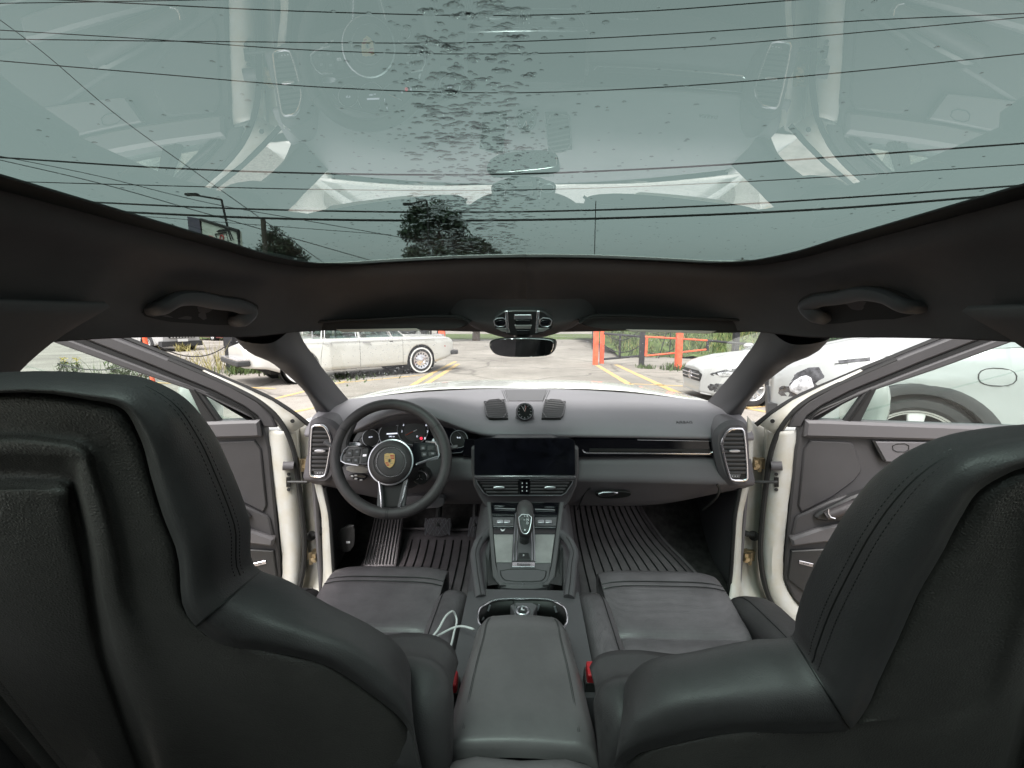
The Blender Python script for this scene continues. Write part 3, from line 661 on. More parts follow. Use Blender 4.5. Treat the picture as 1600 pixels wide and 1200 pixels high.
for x, y in ((550, 744), (556, 743), (556, 748), (564, 750)): M().plate([P(x + a, y + b, 1.398) for a, b in ((-2, -1), (2, -1), (2, 1), (-2, 1))], (0, -1, .1), .001, .0001).build('switch_mark', 'print', car)
kn = P(657, 745, 1.36); M().lathe([(.026, -.05), (.026, .0), (.022, .004), (.018, .003), (.018, .008), (0, .009)], kn, (0, -1, .15), 24).build('ignition_knob', 'plastic', car)
M().tube([kn + V((.021 * cos(t * pi / 12), -.004, .021 * sin(t * pi / 12))) for t in range(24)], .0012, 5, closed=True).build('knob_ring', 'satin', car)
for a in (0, 2.1, 4.2): M().box((-.001, -.001, .003), (.001, .001, .011), Matrix.Translation(kn + V((0, -.011, 0))) @ Matrix.Rotation(a, 4, 'Y')).build('knob_mark', 'satin', car)
M().plate([P(x, y, 1.45) for x, y in rnd([(628, 776), (692, 776), (696, 790), (680, 796), (628, 794)], 1)], (0, -1, -.3), .04, .004).build('knee_panel', 'dash_low', car)

# ---------------------------------------------------------------- centre console
ca, cb2 = P(820, 785, 1.36), P(820, 925, 1.02); dd = (ca - cb2).normalized(); kn_ = V((0, -dd.z, dd.y)).normalized()
def KC(lst, off=0): return PTS(lst, ca + kn_ * off, kn_)
con = M().plate(KC(rnd([(761, 783), (881, 783), (877, 830), (868, 890), (864, 908), (852, 917), (785, 917), (776, 908), (770, 880), (765, 830)], 1)), kn_, .05, .006).build('centre_console', 'plastic_grey', car, 'sloping centre console with gear lever and glossy switch panel')
M().plate(KC(rnd([(767, 785), (874, 785), (870, 834), (770, 834)], 0), .002), kn_, .006).build('switch_panel', 'piano', con)
for pts in ([(771, 835), (802, 835), (800, 878), (775.5, 878)], [(836, 835), (867, 835), (861, 879), (835, 879)]): M().plate(KC(pts, .003), kn_, .006).build('metal_panel', 'alu', con)
M().plate(KC(rnd([(775, 880), (861, 881), (857, 904), (850, 911), (786, 911), (778, 904)], 1, q=.15), .003), kn_, .006, .002).build('tray_cover', 'plastic_grey', con)
M().tube(KC(rnd([(781, 889), (854, 889), (852, 903), (844, 909), (791, 908), (783, 901)], 1), .004), .0011, 5, closed=True).build('lid_joint', 'blk', con)
M().plate(KC([(781.5, 889.5), (853.5, 889.5), (851.5, 902.5), (843.5, 908), (791.5, 907), (783.5, 900.5)], .004), kn_, .006, .001).build('tray_lid', 'plastic_grey', con)
for pts in ([(767, 785), (774.5, 878), (778, 903)], [(874, 785), (862, 880), (858, 903)]): M().tube(KC(pts, .003), .0009, 5).build('console_joint', 'blk', con)
for pts in ([(773, 794.5), (805, 795.5)], [(836, 796), (867, 797)]): M().tube(KC(pts, .004), .0022, 6).build('chrome_strip', 'satin', con)
for pts in ([(771, 823), (802, 823)], [(836, 824), (868, 824)]): M().tube(KC(pts, .004), .0012, 6).build('chrome_strip', 'satin', con)
for pts in ([(769, 808), (803, 808), (803, 821), (770, 821)], [(836, 808), (870, 808), (869, 821), (836, 821)]): M().plate(KC(pts, .0035), kn_, .004).build('switch_row', 'plastic_grey', con)
for x in (776, 787, 840, 852): M().plate(KC(rnd([(x, 812), (x + 10.5, 812), (x + 10.5, 816.5), (x, 816.5)], 1, q=.15), .010), kn_, .01, .001).build('toggle_switch', 'satin', con)
M().plate(KC([(782, 826), (785.5, 827.5), (789, 826), (788, 829), (785.5, 830), (783, 829)], .005), kn_, .002).build('switch_mark', 'print', con)
M().plate(KC([(806, 800), (833, 800), (836, 877), (801, 877)], .004), kn_, .006).build('shift_gate', 'plastic_grey', con)
for pts in ([(805.5, 803), (801.5, 877)], [(809.5, 806), (806.5, 876)], [(833.5, 803), (835.5, 877)], [(830, 806), (831.5, 876)]): M().tube(KC(pts, .006), .0019, 6).build('chrome_strip', 'satin', con)
M().plate(KC([(811, 863), (826, 863), (829, 875), (807, 875)], .008), kn_, .008, .002).build('park_button', 'plastic', con)
text('button_mark', 'P', KC([(818, 868)], .0085)[0], kn_, .009, 'print', con, up=(0, 1, 0))
M().plate(KC([(800, 878), (836, 878), (836, 885.5), (800, 885.5)], .008), kn_, .006, .001).build('model_badge', 'chrome', con)
text('badge_lettering', 'Cayenne', KC([(818, 881.8)], .0085)[0], kn_, .0085, 'plastic_grey', con, up=(0, 1, 0), sx=1.2)
ky = KC([(818, 911.5)])[0].y - .001
M().plate([P(x, y, ky) for x, y in rnd([(776, 911), (862, 911), (862, 920), (855, 927), (783, 927), (776, 920)], 1)], (0, -1, -.1), .012, .003).build('tray_front', 'plastic', con)
for pl in ([(761, 784), (767, 784), (774.5, 878), (781, 905), (790, 913), (781, 913), (770, 900), (766, 850)], [(881, 784), (875, 784), (862, 880), (856, 905), (848, 913), (857, 913), (867, 900), (873, 850)]): M().plate(KC(pl, .004), kn_, .008, .002).build('console_rail', 'door_top', con)
M().tube([P(817, 912, ky - .002), P(818, 927, ky - .004)], .0022, 6).build('release_tab', 'satin', con)
# gear lever
gs = M().tube([P(819, 850, 1.19), P(820, 838, 1.18)], .014, 12).build('gear_selector', 'plastic', car, 'black gear selector on the centre console')
gg = []
for y, hw, Y, dz in ((783, 5, 1.24, 0), (786, 11, 1.225, 0), (795, 14, 1.205, 0), (810, 13.6, 1.185, 0), (825, 12.5, 1.175, 0), (836, 9.5, 1.175, 0), (842, 6, 1.18, 0)):
    c = P(820.5, y, Y); w_ = hw * Y / 700 / .95
    gg.append([c + V((w_ * cos(a), 0, 0)) + V((0, -.35, .6)) * (w_ * .9 * sin(a)) for a in [2 * pi * k / 16 for k in range(16)]])
M().grid(gg, closed_v=True).build('lever_knob', 'leather_soft', gs, sub=1)
gn_ = V((0, -.80, .6)).normalized(); gp0 = P(820.5, 818, 1.145)
M().plate(PTS(rnd([(810, 804), (831, 804), (829, 822), (825, 834), (816, 834), (812, 822)], 1), gp0, gn_), gn_, .012, .002).build('lever_plate', 'piano', gs)
M().tube(PTS(rnd([(810, 804), (831, 804), (829, 822), (825, 834), (816, 834), (812, 822)], 1), gp0 + gn_ * .0005, gn_), .0012, 6, closed=True).build('lever_trim', 'satin', gs)
text('lever_lettering', '+ R\n-- N\n   D', PL(822, 812, gp0 + gn_ * .001, gn_), gn_, .009, 'print', gs, up=(0, .3, 1))
M().plate(PTS(circ((820, 828), 1.3, 8), gp0 + gn_ * .001, gn_), gn_, .001, .0001).build('lever_mark', 'print', gs)
# console base, cup holders, handles
cup = rnd([(746, 962), (750, 950), (764, 941), (785, 936.5), (852, 936.5), (870, 941), (883, 950), (887, 963), (885, 978), (870, 988), (765, 988), (749, 978)], 1)
zc = .762; cupw = [G(x, y, zc) for x, y in cup]; cc = sum(cupw, V()) / len(cupw)
rect = []
for p in cupw:
    d = p - cc; k = min(.135 / abs(d.x) if abs(d.x) > 1e-4 else 99, (.09 if d.y > 0 else .35) / abs(d.y) if abs(d.y) > 1e-4 else 99); q_ = cc + d * k; rect.append(V((q_.x, q_.y, zc)))
down = [V((p.x * 1.08, p.y, .45)) for p in rect]
well = [p + V((0, 0, -.07)) for p in cupw]
cbase = M().grid([cupw, rect, down], closed_v=True)
cbase = cbase.build('console_base', 'dash_low', car, ang=50)
M().grid([well, [p + V((0, 0, -.001)) for p in cupw]], closed_v=True).build('cup_wall', 'blk', cbase, solid=.001)
M().plate([p.lerp(cc, .01) + V((0, 0, -.06)) for p in cupw], (0, 0, 1), .004).build('cup_floor', 'blk', cbase)
M().tube([p + V((0, 0, .001)) for p in cupw], .0026, 8, closed=True).build('chrome_ring', 'chrome', cbase)
M().grid([[cc + V((x, y, zc * 0 - .002 - .05 * t)) for x, y in ((-.022, .048), (-.012, .02), (-.016, -.03), (-.03, -.05))] for t in (0, 1)] ).build('cup_divider', 'plastic', cbase, solid=.003)
M().plate([G(x, y, zc - .003) for x, y in rnd([(795, 941), (842, 941), (832, 958), (833, 985), (802, 985), (805, 958)], 1)], (0, 0, 1), .05, .002).build('cup_divider', 'plastic_grey', cbase)
sk = G(816.5, 956, zc)
M().lathe([(.0145, -.01), (.0155, .004), (.013, .006), (.011, .003), (0, .003)], sk, (0, -.1, 1), 28).build('power_socket', 'satin', cbase)
M().lathe([(.0105, .003), (.009, .006), (0, .0065)], sk, (0, -.1, 1), 24).build('socket_cap', 'plastic', cbase)
M().plate([sk + V((x, y, .0075)) for x, y in ((-.003, .005), (0, .005), (0, -.001), (.005, -.003), (.002, -.005), (-.004, -.003))], (0, 0, 1), .001, .0001).build('socket_mark', 'print', cbase)
for x, y in ((764, 950), (841, 949), (868, 952)): M().box((-.0022, -.001, -.008), (.0022, .001, .008), Matrix.Translation(G(x, y, zc - .012)) @ Matrix.Rotation(.3 if x < 850 else -.3, 4, 'Y')).build('cup_clip', 'faint', cbase)
for s, path in ((-1, [(772, 828), (757, 838), (748, 848), (743, 862), (744, 885), (747, 910), (751, 934)]), (1, [(866, 828), (881, 838), (890, 848), (896, 862), (894, 885), (892, 910), (889, 934)])):
    Ys = [1.26, 1.22, 1.18, 1.15, 1.09, 1.03, .99]
    pts = cr([P(x, y, Y) for (x, y), Y in zip(path, Ys)], 4)
    h_ = M().tube(pts, [.0135] * len(pts), 12, flat=.9).build('console_grip', 'dash_low', car, 'padded grip bar on the ' + ('left' if s < 0 else 'right') + ' of the console')
    M().tube([p + V((-s * .003, -.012, .013)) for p in pts[6:]], .0009, 5).build('grip_seam', 'blk', h_)
    M().plate([P(x, y, Y) for x, y, Y in ((775 if s < 0 else 865, 850, 1.22), (758 if s < 0 else 880, 856, 1.2), (762 if s < 0 else 878, 915, 1.03), (772 if s < 0 else 868, 915, 1.05))], (s, -.4, .1), .03).build('grip_web', 'plastic', h_)
# side cheeks of console running forward
for s in (1, -1):
    rows = [[V((s * a, Y, z)) for a, z in ((.095 + .02 * (Y - 1), .74 + .2 * (Y - 1)), (.13, .72 + .2 * (Y - 1)), (.15, .60), (.16, .44))] for Y in (.95, 1.1, 1.3, 1.5, 1.9)]
    M().grid(crgrid(rows, 2, 3)).build('console_side', 'dash_low', cbase, solid=.004)
# armrest lid and the box behind
g = []
for Y, wl, z in ((.845, .060, .800), (.838, .074, .822), (.81, .086, .832), (.76, .091, .833), (.70, .0985, .832), (.64, .1035, .831), (.575, .1065, .829), (.560, .1065, .824), (.556, .1055, .80)):
    g.append([V((-.005 + wl * u, Y, z - zz)) for u, zz in ((-1.09, .10), (-1.07, .045), (-1, .018), (-.88, .004), (-.6, 0), (0, -.003), (.6, 0), (.88, .004), (1, .018), (1.07, .045), (1.09, .10))])
ar = M().grid(crgrid(g, 4, 3)).build('armrest', 'leather_arm', car, 'padded leather centre armrest lid', ang=80)
for u in (-.80, .80):
    for k_i in (0, .022): M().tube(cr([V((-.005 + wl * (u - math.copysign(k_i, u)), Y, z + .0012)) for Y, wl, z in ((.838, .074, .821), (.81, .086, .8305), (.76, .091, .8315), (.70, .0985, .8305), (.64, .1035, .8295), (.575, .1065, .8275))], 3), .00045, 4).build('armrest_seam', 'thread' if k_i else 'plastic', ar)
g = []
for Y, wl, z in ((.552, .10, .78), (.549, .104, .805), (.535, .108, .820), (.48, .112, .822), (.40, .112, .818), (.33, .11, .80)):
    g.append([V((-.005 + wl * u, Y, z - zz)) for u, zz in ((-1.1, .2), (-1.06, .05), (-1, .016), (-.85, .003), (0, 0), (.85, .003), (1, .016), (1.06, .05), (1.1, .2))])
M().grid(crgrid(g, 3, 3)).build('console_box', 'leather_arm', car, ang=80)
M().box((-.12, .33, .42), (.11, .84, .735)).build('console_tunnel', 'dash_low', car)
# ---------------------------------------------------------------- front seats
sdir = V((0, -1, -.30)).normalized()
def SB(x, y, off): return PL(x, y, V((0, .335 + off, 1.38)), sdir)
def LP(A, B, t): return [(a[0] + (b[0] - a[0]) * t, a[1] + (b[1] - a[1]) * t) for a, b in zip(A, B)]
def seat(s):
    if s < 0:
        S = [(-450, 660), (-130, 624), (130, 622), (197, 640), (219, 677), (240, 747), (258, 805), (277, 853), (309, 976), (341, 1000), (427, 1016), (507, 1035), (576, 1078), (632, 1125), (655, 1200), (690, 1330)]
        L = [(-450, 625), (-120, 590), (145, 583), (235, 594), (285, 620), (325, 665), (358, 730), (388, 810), (406, 893), (440, 905), (510, 944), (585, 982), (625, 1012), (642, 1052), (640, 1085), (636, 1110)]
        R1 = [(-450, 720), (-110, 700), (85, 698), (115, 704), (128, 712), (134, 728), (139, 747), (152, 790), (165, 860), (176, 933), (188, 980), (203, 1040), (220, 1090), (240, 1145), (261, 1200), (300, 1330)]
        R2 = [(-450, 780), (-130, 764), (70, 761), (95, 763), (101, 766), (105, 790), (108, 810), (115, 850), (123, 880), (130, 930), (137, 975), (144, 1013), (155, 1050), (175, 1110), (208, 1200), (250, 1330)]
        kseam = 8
    else:
        S = [(2200, 790), (1850, 748), (1580, 734), (1527, 764), (1497, 807), (1468, 862), (1435, 918), (1402, 990), (1370, 1058), (1344, 1112), (1325, 1134), (1265, 1141), (1145, 1141), (1055, 1158), (1000, 1172), (965, 1330)]
        L = [(2200, 720), (1850, 682), (1560, 667), (1470, 684), (1418, 707), (1368, 745), (1331, 791), (1293, 853), (1262, 915), (1246, 965), (1238, 996), (1180, 1002), (1085, 1020), (1010, 1036), (981, 1062), (986, 1130)]
        R1 = [(2200, 840), (1900, 806), (1680, 806), (1650, 830), (1642, 860), (1634, 890), (1626, 920), (1615, 960), (1604, 1000), (1594, 1040), (1585, 1070), (1577, 1100), (1570, 1130), (1560, 1165), (1550, 1210), (1520, 1330)]
        R2 = [(2200, 890), (1950, 866), (1715, 862), (1690, 880), (1682, 900), (1675, 920), (1668, 945), (1660, 980), (1652, 1020), (1644, 1060), (1636, 1090), (1628, 1120), (1620, 1150), (1610, 1185), (1600, 1220), (1570, 1330)]
        kseam = 10
    side = 'left' if s < 0 else 'right'
    s3 = [SB(x, y, .012) for x, y in S]; l3 = [SB(x, y, .055) for x, y in L]; xs = -.62 if s < 0 else .68; ko = .16 if s < 0 else .07; mo = lambda p: V((xs + (xs - p.x) * ko, p.y, p.z))
    seat_ = empty('front_seat', car, side + ' black leather front seat seen from behind')
    # leather wrap : crease -> bulge -> silhouette -> front
    def ringp(t, off, inx=0): return [SB(x, y, .012 * (1 - t) + .055 * t + off) for x, y in LP(S, L, t)]
    xin = V((-s, 0, 0))
    R_ = [[p + V((0, .02, 0)) for p in s3], ringp(0, 0), ringp(.04, -.018), ringp(.16, -.032), ringp(.42, -.036), ringp(.72, -.024), ringp(.92, -.008), ringp(1, .004),
          ringp(.975, .030), ringp(.88, .052), ringp(.70, .066)]
    parts = [('headrest_wrap' if s < 9 else '', 0, kseam), ('shoulder_bolster', kseam, 15)]
    cl_ = lambda p: V((max(xs, p.x) if s < 0 else min(xs, p.x), p.y, p.z))
    full = [cr(r, 6) for r in R_]; fullg = [[cl_(c[i]) for c in [cr([r[j] for r in full], 4) for j in range(len(full[0]))]] for i in range(4 * (len(R_) - 1) + 1)]
    for nm, a, b in (('headrest_wrap', 0, kseam), ('shoulder_bolster', kseam, 15)):
        M().grid([r[a * 6:b * 6 + 1] for r in fullg]).build(nm, 'leather_soft', seat_, ang=80)
    M().tube([r[kseam * 6] + V((0, -.0008, 0)) for r in fullg[6:30]], .0011, 5).build('wrap_seam', 'blk', seat_)
    # stitched seam running down the headrest side
    def at_t(t): 
        k = 16 + (28 - 16) * t
        i = int(k); f = k - i
        return [p.lerp(q, f) for p, q in zip(fullg[i], fullg[min(i + 1, len(fullg) - 1)])]
    a0, a1 = (3 * 6, kseam * 6)
    for t, m_ in ((.45 if s < 0 else .30, 'blk'),):
        ln = at_t(t)[a0:a1]; M().tube([p + V((0, -.0003, 0)) for p in ln], .0008, 5).build('wrap_seam', m_, seat_)
    qq = M()
    for t in ((.36, .54) if s < 0 else (.20, .40)):
        ln = at_t(t)[a0:a1]
        acc = 0
        for p, n_ in zip(ln[:-1], ln[1:]):
            d = (n_ - p); L_ = d.length; d.normalize(); u = 0.0
            while acc + u < L_:
                c = p + d * (acc + u); m0 = V((0, -1, 0)); qq.tube([c + m0 * .0006 - d * .0012, c + m0 * .0006 + d * .0012], .0005, 4); u += .0048
            acc = (acc + u) - L_
    qq.build('stitching', 'blk', seat_, kind='stuff')
    # back shell with moulded recess
    q_ = lambda A, B, t, off: [SB(x, y, off) for x, y in LP(A, B, t)]
    rr = [q_(S, R1, -.01, .034), q_(S, R1, .03, .016), q_(S, R1, .10, .011), q_(S, R1, .5, .010), q_(S, R1, .82, .008), q_(S, R1, .96, .0), q_(R1, R2, .10, .0), q_(R1, R2, .40, .014), q_(R1, R2, .8, .022), q_(R1, R2, 1.0, .014), ]
    r2w = [SB(x, y, .014) for x, y in R2]; rr += [[V((p.x + (xs - p.x) * t, p.y - o_, p.z)) for p in r2w] for t, o_ in ((.12, .006), (1, .008))]
    g = [[cl_(p) for p in r] for r in crgrid(rr, 4, 6)]
    M().grid(g).build('back_panel', 'shell', seat_, 'textured dark back panel with moulded recess', ang=80)
    # outer half, mirrored about the seat centre, and the front face
    M().grid([[mo(p) for p in r] for r in fullg[::2]]).build('outer_wrap', 'leather_soft', seat_, ang=80)
    M().grid([[mo(p) for p in r] for r in g[::2]]).build('outer_back_panel', 'shell', seat_, ang=80)
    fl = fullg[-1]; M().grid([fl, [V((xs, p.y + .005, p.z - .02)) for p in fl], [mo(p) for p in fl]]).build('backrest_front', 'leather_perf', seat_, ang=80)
    # lower inner wing of the backrest
    if s < 0: wing = [[(560, 1040, .60), (640, 1033, .60), (672, 1040, .60), (690, 1055, .59), (697, 1078, .58)], [(560, 1050, .57), (635, 1040, .56), (670, 1050, .55), (690, 1068, .545), (698, 1095, .55)], [(560, 1100, .53), (630, 1100, .52), (662, 1115, .51), (688, 1130, .52), (697, 1150, .54)], [(560, 1200, .52), (620, 1200, .52), (660, 1210, .52), (685, 1220, .53), (696, 1230, .55)]]
    else: wing = [[(1080, 1060, .60), (990, 1052, .60), (958, 1056, .60), (940, 1066, .59), (930, 1082, .58)], [(1080, 1070, .57), (1000, 1062, .56), (960, 1066, .55), (938, 1080, .545), (927, 1100, .55)], [(1080, 1110, .53), (1005, 1110, .52), (970, 1120, .51), (942, 1138, .52), (933, 1160, .54)], [(1080, 1220, .52), (1005, 1220, .52), (970, 1225, .52), (950, 1235, .53), (938, 1245, .55)]]
    rows = [[P(x, y, Y) for x, y, Y in r] for r in wing]; rows = [[p + V((0, .06, -.01)) for p in rows[0]]] + rows
    M().grid(crgrid(rows, 4, 4)).build('backrest_wing', 'leather_soft', seat_, ang=80, solid=.01)
    # cushion
    cx = -.375 if s < 0 else .360
    g = []
    for Y, z, w_ in ((1.185, .60, .150), (1.20, .66, .155), (1.185, .71, .157), (1.15, .727, .158), (1.08, .727, .158), (1.00, .716, .157), (.945, .706, .156), (.935, .698, .156), (.925, .702, .156), (.80, .69, .155), (.62, .68, .15)):
        g.append([V((cx + w_ * u, Y, z + .010 - .012 * abs(u) ** 5 - .006 * (1 - u * u) * (1 if Y < 1.1 else 0))) for u in (-1, -.97, -.8, -.4, 0, .4, .8, .97, 1)])
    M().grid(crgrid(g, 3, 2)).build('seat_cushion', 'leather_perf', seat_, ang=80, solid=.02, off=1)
    for Y, z in ((1.105, .7275), (1.085, .7275)): M().tube([V((cx + .157 * u, Y, z - .011 * abs(u) ** 5 + .0115)) for u in [-1 + i / 6 for i in range(13)]], .0014, 5).build('cushion_seam', 'blk', seat_)
    for e in (1, -1):
        inner_ = (e == -s)
        pth = [(1.10 if inner_ else 1.12, .66), (1.10, .70), (1.05, .735), (.95, .752), (.82, .762), (.68, .765), (.58, .76)]
        rows = []
        w_ = .042 if inner_ else .055; c0 = cx + e * (.150 + w_)
        for i, (Y, z) in enumerate(pth):
            k = (.55, .85, 1, 1, 1, 1, 1)[i]; cxx = c0 + (e * .01 * i * (0 if inner_ else 1) * .5)
            rows.append([V((cxx + e * w_ * k * a, Y, z + b)) for a, b in ((-1.0, -.06), (-.95, -.022), (-.55, -.003), (0, 0), (.6, -.008), (.95, -.04), (1.05, -.10), (1.05, -.22))])
        rows = [[p + V((0, .012, -.06)) for p in rows[0]]] + rows
        M().grid(crgrid(rows, 4, 4)).build('side_bolster', 'leather_perf' if inner_ else 'leather_soft', seat_, ang=80)
        M().tube(cr([r[2] + V((0, 0, .001)) for r in rows[2:]], 3), .001, 5).build('bolster_seam', 'blk', seat_)
    M().box((cx - .17, .6, .44), (cx + .17, 1.15, .62)).build('seat_base', 'plastic', seat_)
    # buckle
    bp_ = G(705, 1066, .80) if s < 0 else G(926, 1051, .80)
    b_ = M().box((-.011, -.010, -.012), (.011, .010, .014)); b_.build; bb = M(); bb.box((-.011, -.013, -.012), (.011, .013, .014), Matrix.Translation(bp_) @ Matrix.Rotation(.35, 4, 'X'))
    bo = bb.build('buckle_button', 'red', seat_, smooth=False); bv = bo.modifiers.new('b', 'BEVEL'); bv.width = .003; bv.segments = 2
    M().box((-.013, -.014, -.09), (.013, .014, -.008), Matrix.Translation(bp_) @ Matrix.Rotation(.35, 4, 'X')).build('buckle_body', 'plastic', seat_)
both(seat)

# ---------------------------------------------------------------- foot wells
fr = M().plate([P(x, y, Y) for x, y, Y in ((585, 808, 1.70), (628, 808, 1.70), (618, 884, 1.56), (566, 888, 1.56))], (0, -.75, .65), .03, .004).build('footrest', 'footrest_rubber', car, 'ribbed footrest left of the pedals')
for i in range(9):
    t = (i + .6) / 9.2
    a = P(585 + 43 * t, 810, 1.697); b = P(568 + 49 * t, 882, 1.563); n_ = V((0, -.75, .65)).normalized()
    M().tube([a + n_ * .003, b + n_ * .003], .0022, 5).build('rib', 'plastic', fr)
def pedal(name, pts, label, grid):
    c = [P(x, y, 1.68) for x, y in pts]; n_ = V((0, -.9, .42)).normalized()
    pd = M().plate(rnd(c, 2), n_, .012, .003).build(name, 'plastic_grey', car, label)
    a, b, c2, d = c
    for i in range(grid):
        for k in (0, 1):
            t0 = (i + .5) / grid
            e0 = a.lerp(b, t0) if k else b.lerp(a, t0); 
            for sh in (0,):
                st = a.lerp(b, t0); en = d.lerp(c2, max(0, min(1, t0 + (.45 if k else -.45))))
                M().tube([st.lerp(en, .06) + n_ * .001, st.lerp(en, .94) + n_ * .001], .0016, 4).build('tread', 'faint', pd)
    M().tube([sum(c, V()) / 4, sum(c, V()) / 4 + V((0, .10, .16))], .012, 8).build('pedal_arm', 'plastic', pd)
pedal('brake_pedal', [(661, 808), (707, 808), (703, 838), (664, 838)], 'wide brake pedal with cross-hatched rubber', 6)
pedal('accelerator_pedal', [(733, 806), (752, 806), (750, 840), (731, 840)], 'narrow accelerator beside the console', 3)
for s in (1, -1):
    rows = [[V((s * .742, Y, z)) for z in (.43, .55, .7, .85, .95)] for Y in (1.47, 1.55, 1.68, 1.8, 1.96)]
    kp = M().grid(crgrid(rows, 2, 2)).build('kick_panel', 'plastic_grey', car, solid=.01)
    M().box((s * .742 - .02, 1.05, .42) if s > 0 else (s * .742, .5, .42), (s * .742 + .0, 1.3, .50) if s > 0 else (s * .742 + .02, 1.3, .50)).build('sill_trim', 'plastic_grey', car)
kn0 = P(541, 843, 1.60)
M().plate([P(x, y, 1.50) for x, y in rnd([(525, 832), (552, 818), (556, 830), (553, 860), (530, 866)], 1)], (.5, -.85, 0), .012, .003).build('bonnet_release', 'plastic', car)
M().plate([P(x, y, 1.495) for x, y in ((541, 846), (547, 846), (547, 849), (541, 849))], (.5, -.85, 0), .002, .0002).build('release_mark', 'print', car)

def floormat(s):
    t = thing('floor_mat', 'ribbed black rubber floor mat in the ' + ('left footwell beneath the pedals' if s < 0 else 'right footwell below the glove box'), 'floor mat', (s * .42, 1.6, .47), group='rubber floor mats')
    ORG[t.name] = V((s * .42, 1.6, .47))
    if s < 0: prof = [(1.40, .480), (1.52, .485), (1.66, .512), (1.74, .560)]; x0, x1 = -.62, -.165; fan = 0
    else: prof = [(1.25, .470), (1.45, .471), (1.62, .492), (1.73, .545), (1.80, .610), (1.85, .67)]; x0, x1 = .165, .60; fan = 1
    rows = []
    for i, (Y, z) in enumerate(prof):
        xr = x1
        if s > 0: xr = (.66, .66, .62, .55, .50, .47)[i]
        rows.append([V((x0 + (xr - x0) * k / 10, Y, z)) for k in range(11)])
    g = crgrid(rows, 4, 1)
    M().grid(g).build('mat_sheet', 'mat_rubber', t, solid=.006)
    N = 13
    for k in range(N):
        u = (k + .8) / (N + .6)
        pts = []
        for r in g:
            f = u * 10; i = min(9, int(f)); pts.append(r[i].lerp(r[i + 1], f - i) + V((0, -.001, .002)))
        pts = pts[:-2]
        M().tube(pts, .0028, 5, flat=.8).build('rib', 'blk', t)
    M().tube([r[0] + V((0, 0, .004)) for r in g] + [p + V((0, 0, .004)) for p in g[-1][1:-1]] + [r[-1] + V((0, 0, .004)) for r in g[::-1]], .006, 6).build('mat_rim', 'mat_rubber', t)
both(floormat)

cab = [(742, 985), (739, 983), (725, 979), (711, 980), (690, 990), (669, 1004), (652, 1025), (648, 1031), (650, 1028), (659, 1014), (683, 986), (700, 959), (709, 956), (712, 962), (709, 990), (701, 1022), (690, 1060), (688, 1075)]
q = M().tube(cr([G(x, y, .782 + .01 * sin(i * 1.3)) for i, (x, y) in enumerate(cab)], 5), .0022, 8)
q.tube([G(672, 1031, .775), G(666, 1041, .77)], .0028, 8)
tag(q.build('charging_cable', 'white'), 'thin white charging cable looped over the left seat bolster beside the armrest', 'cable')

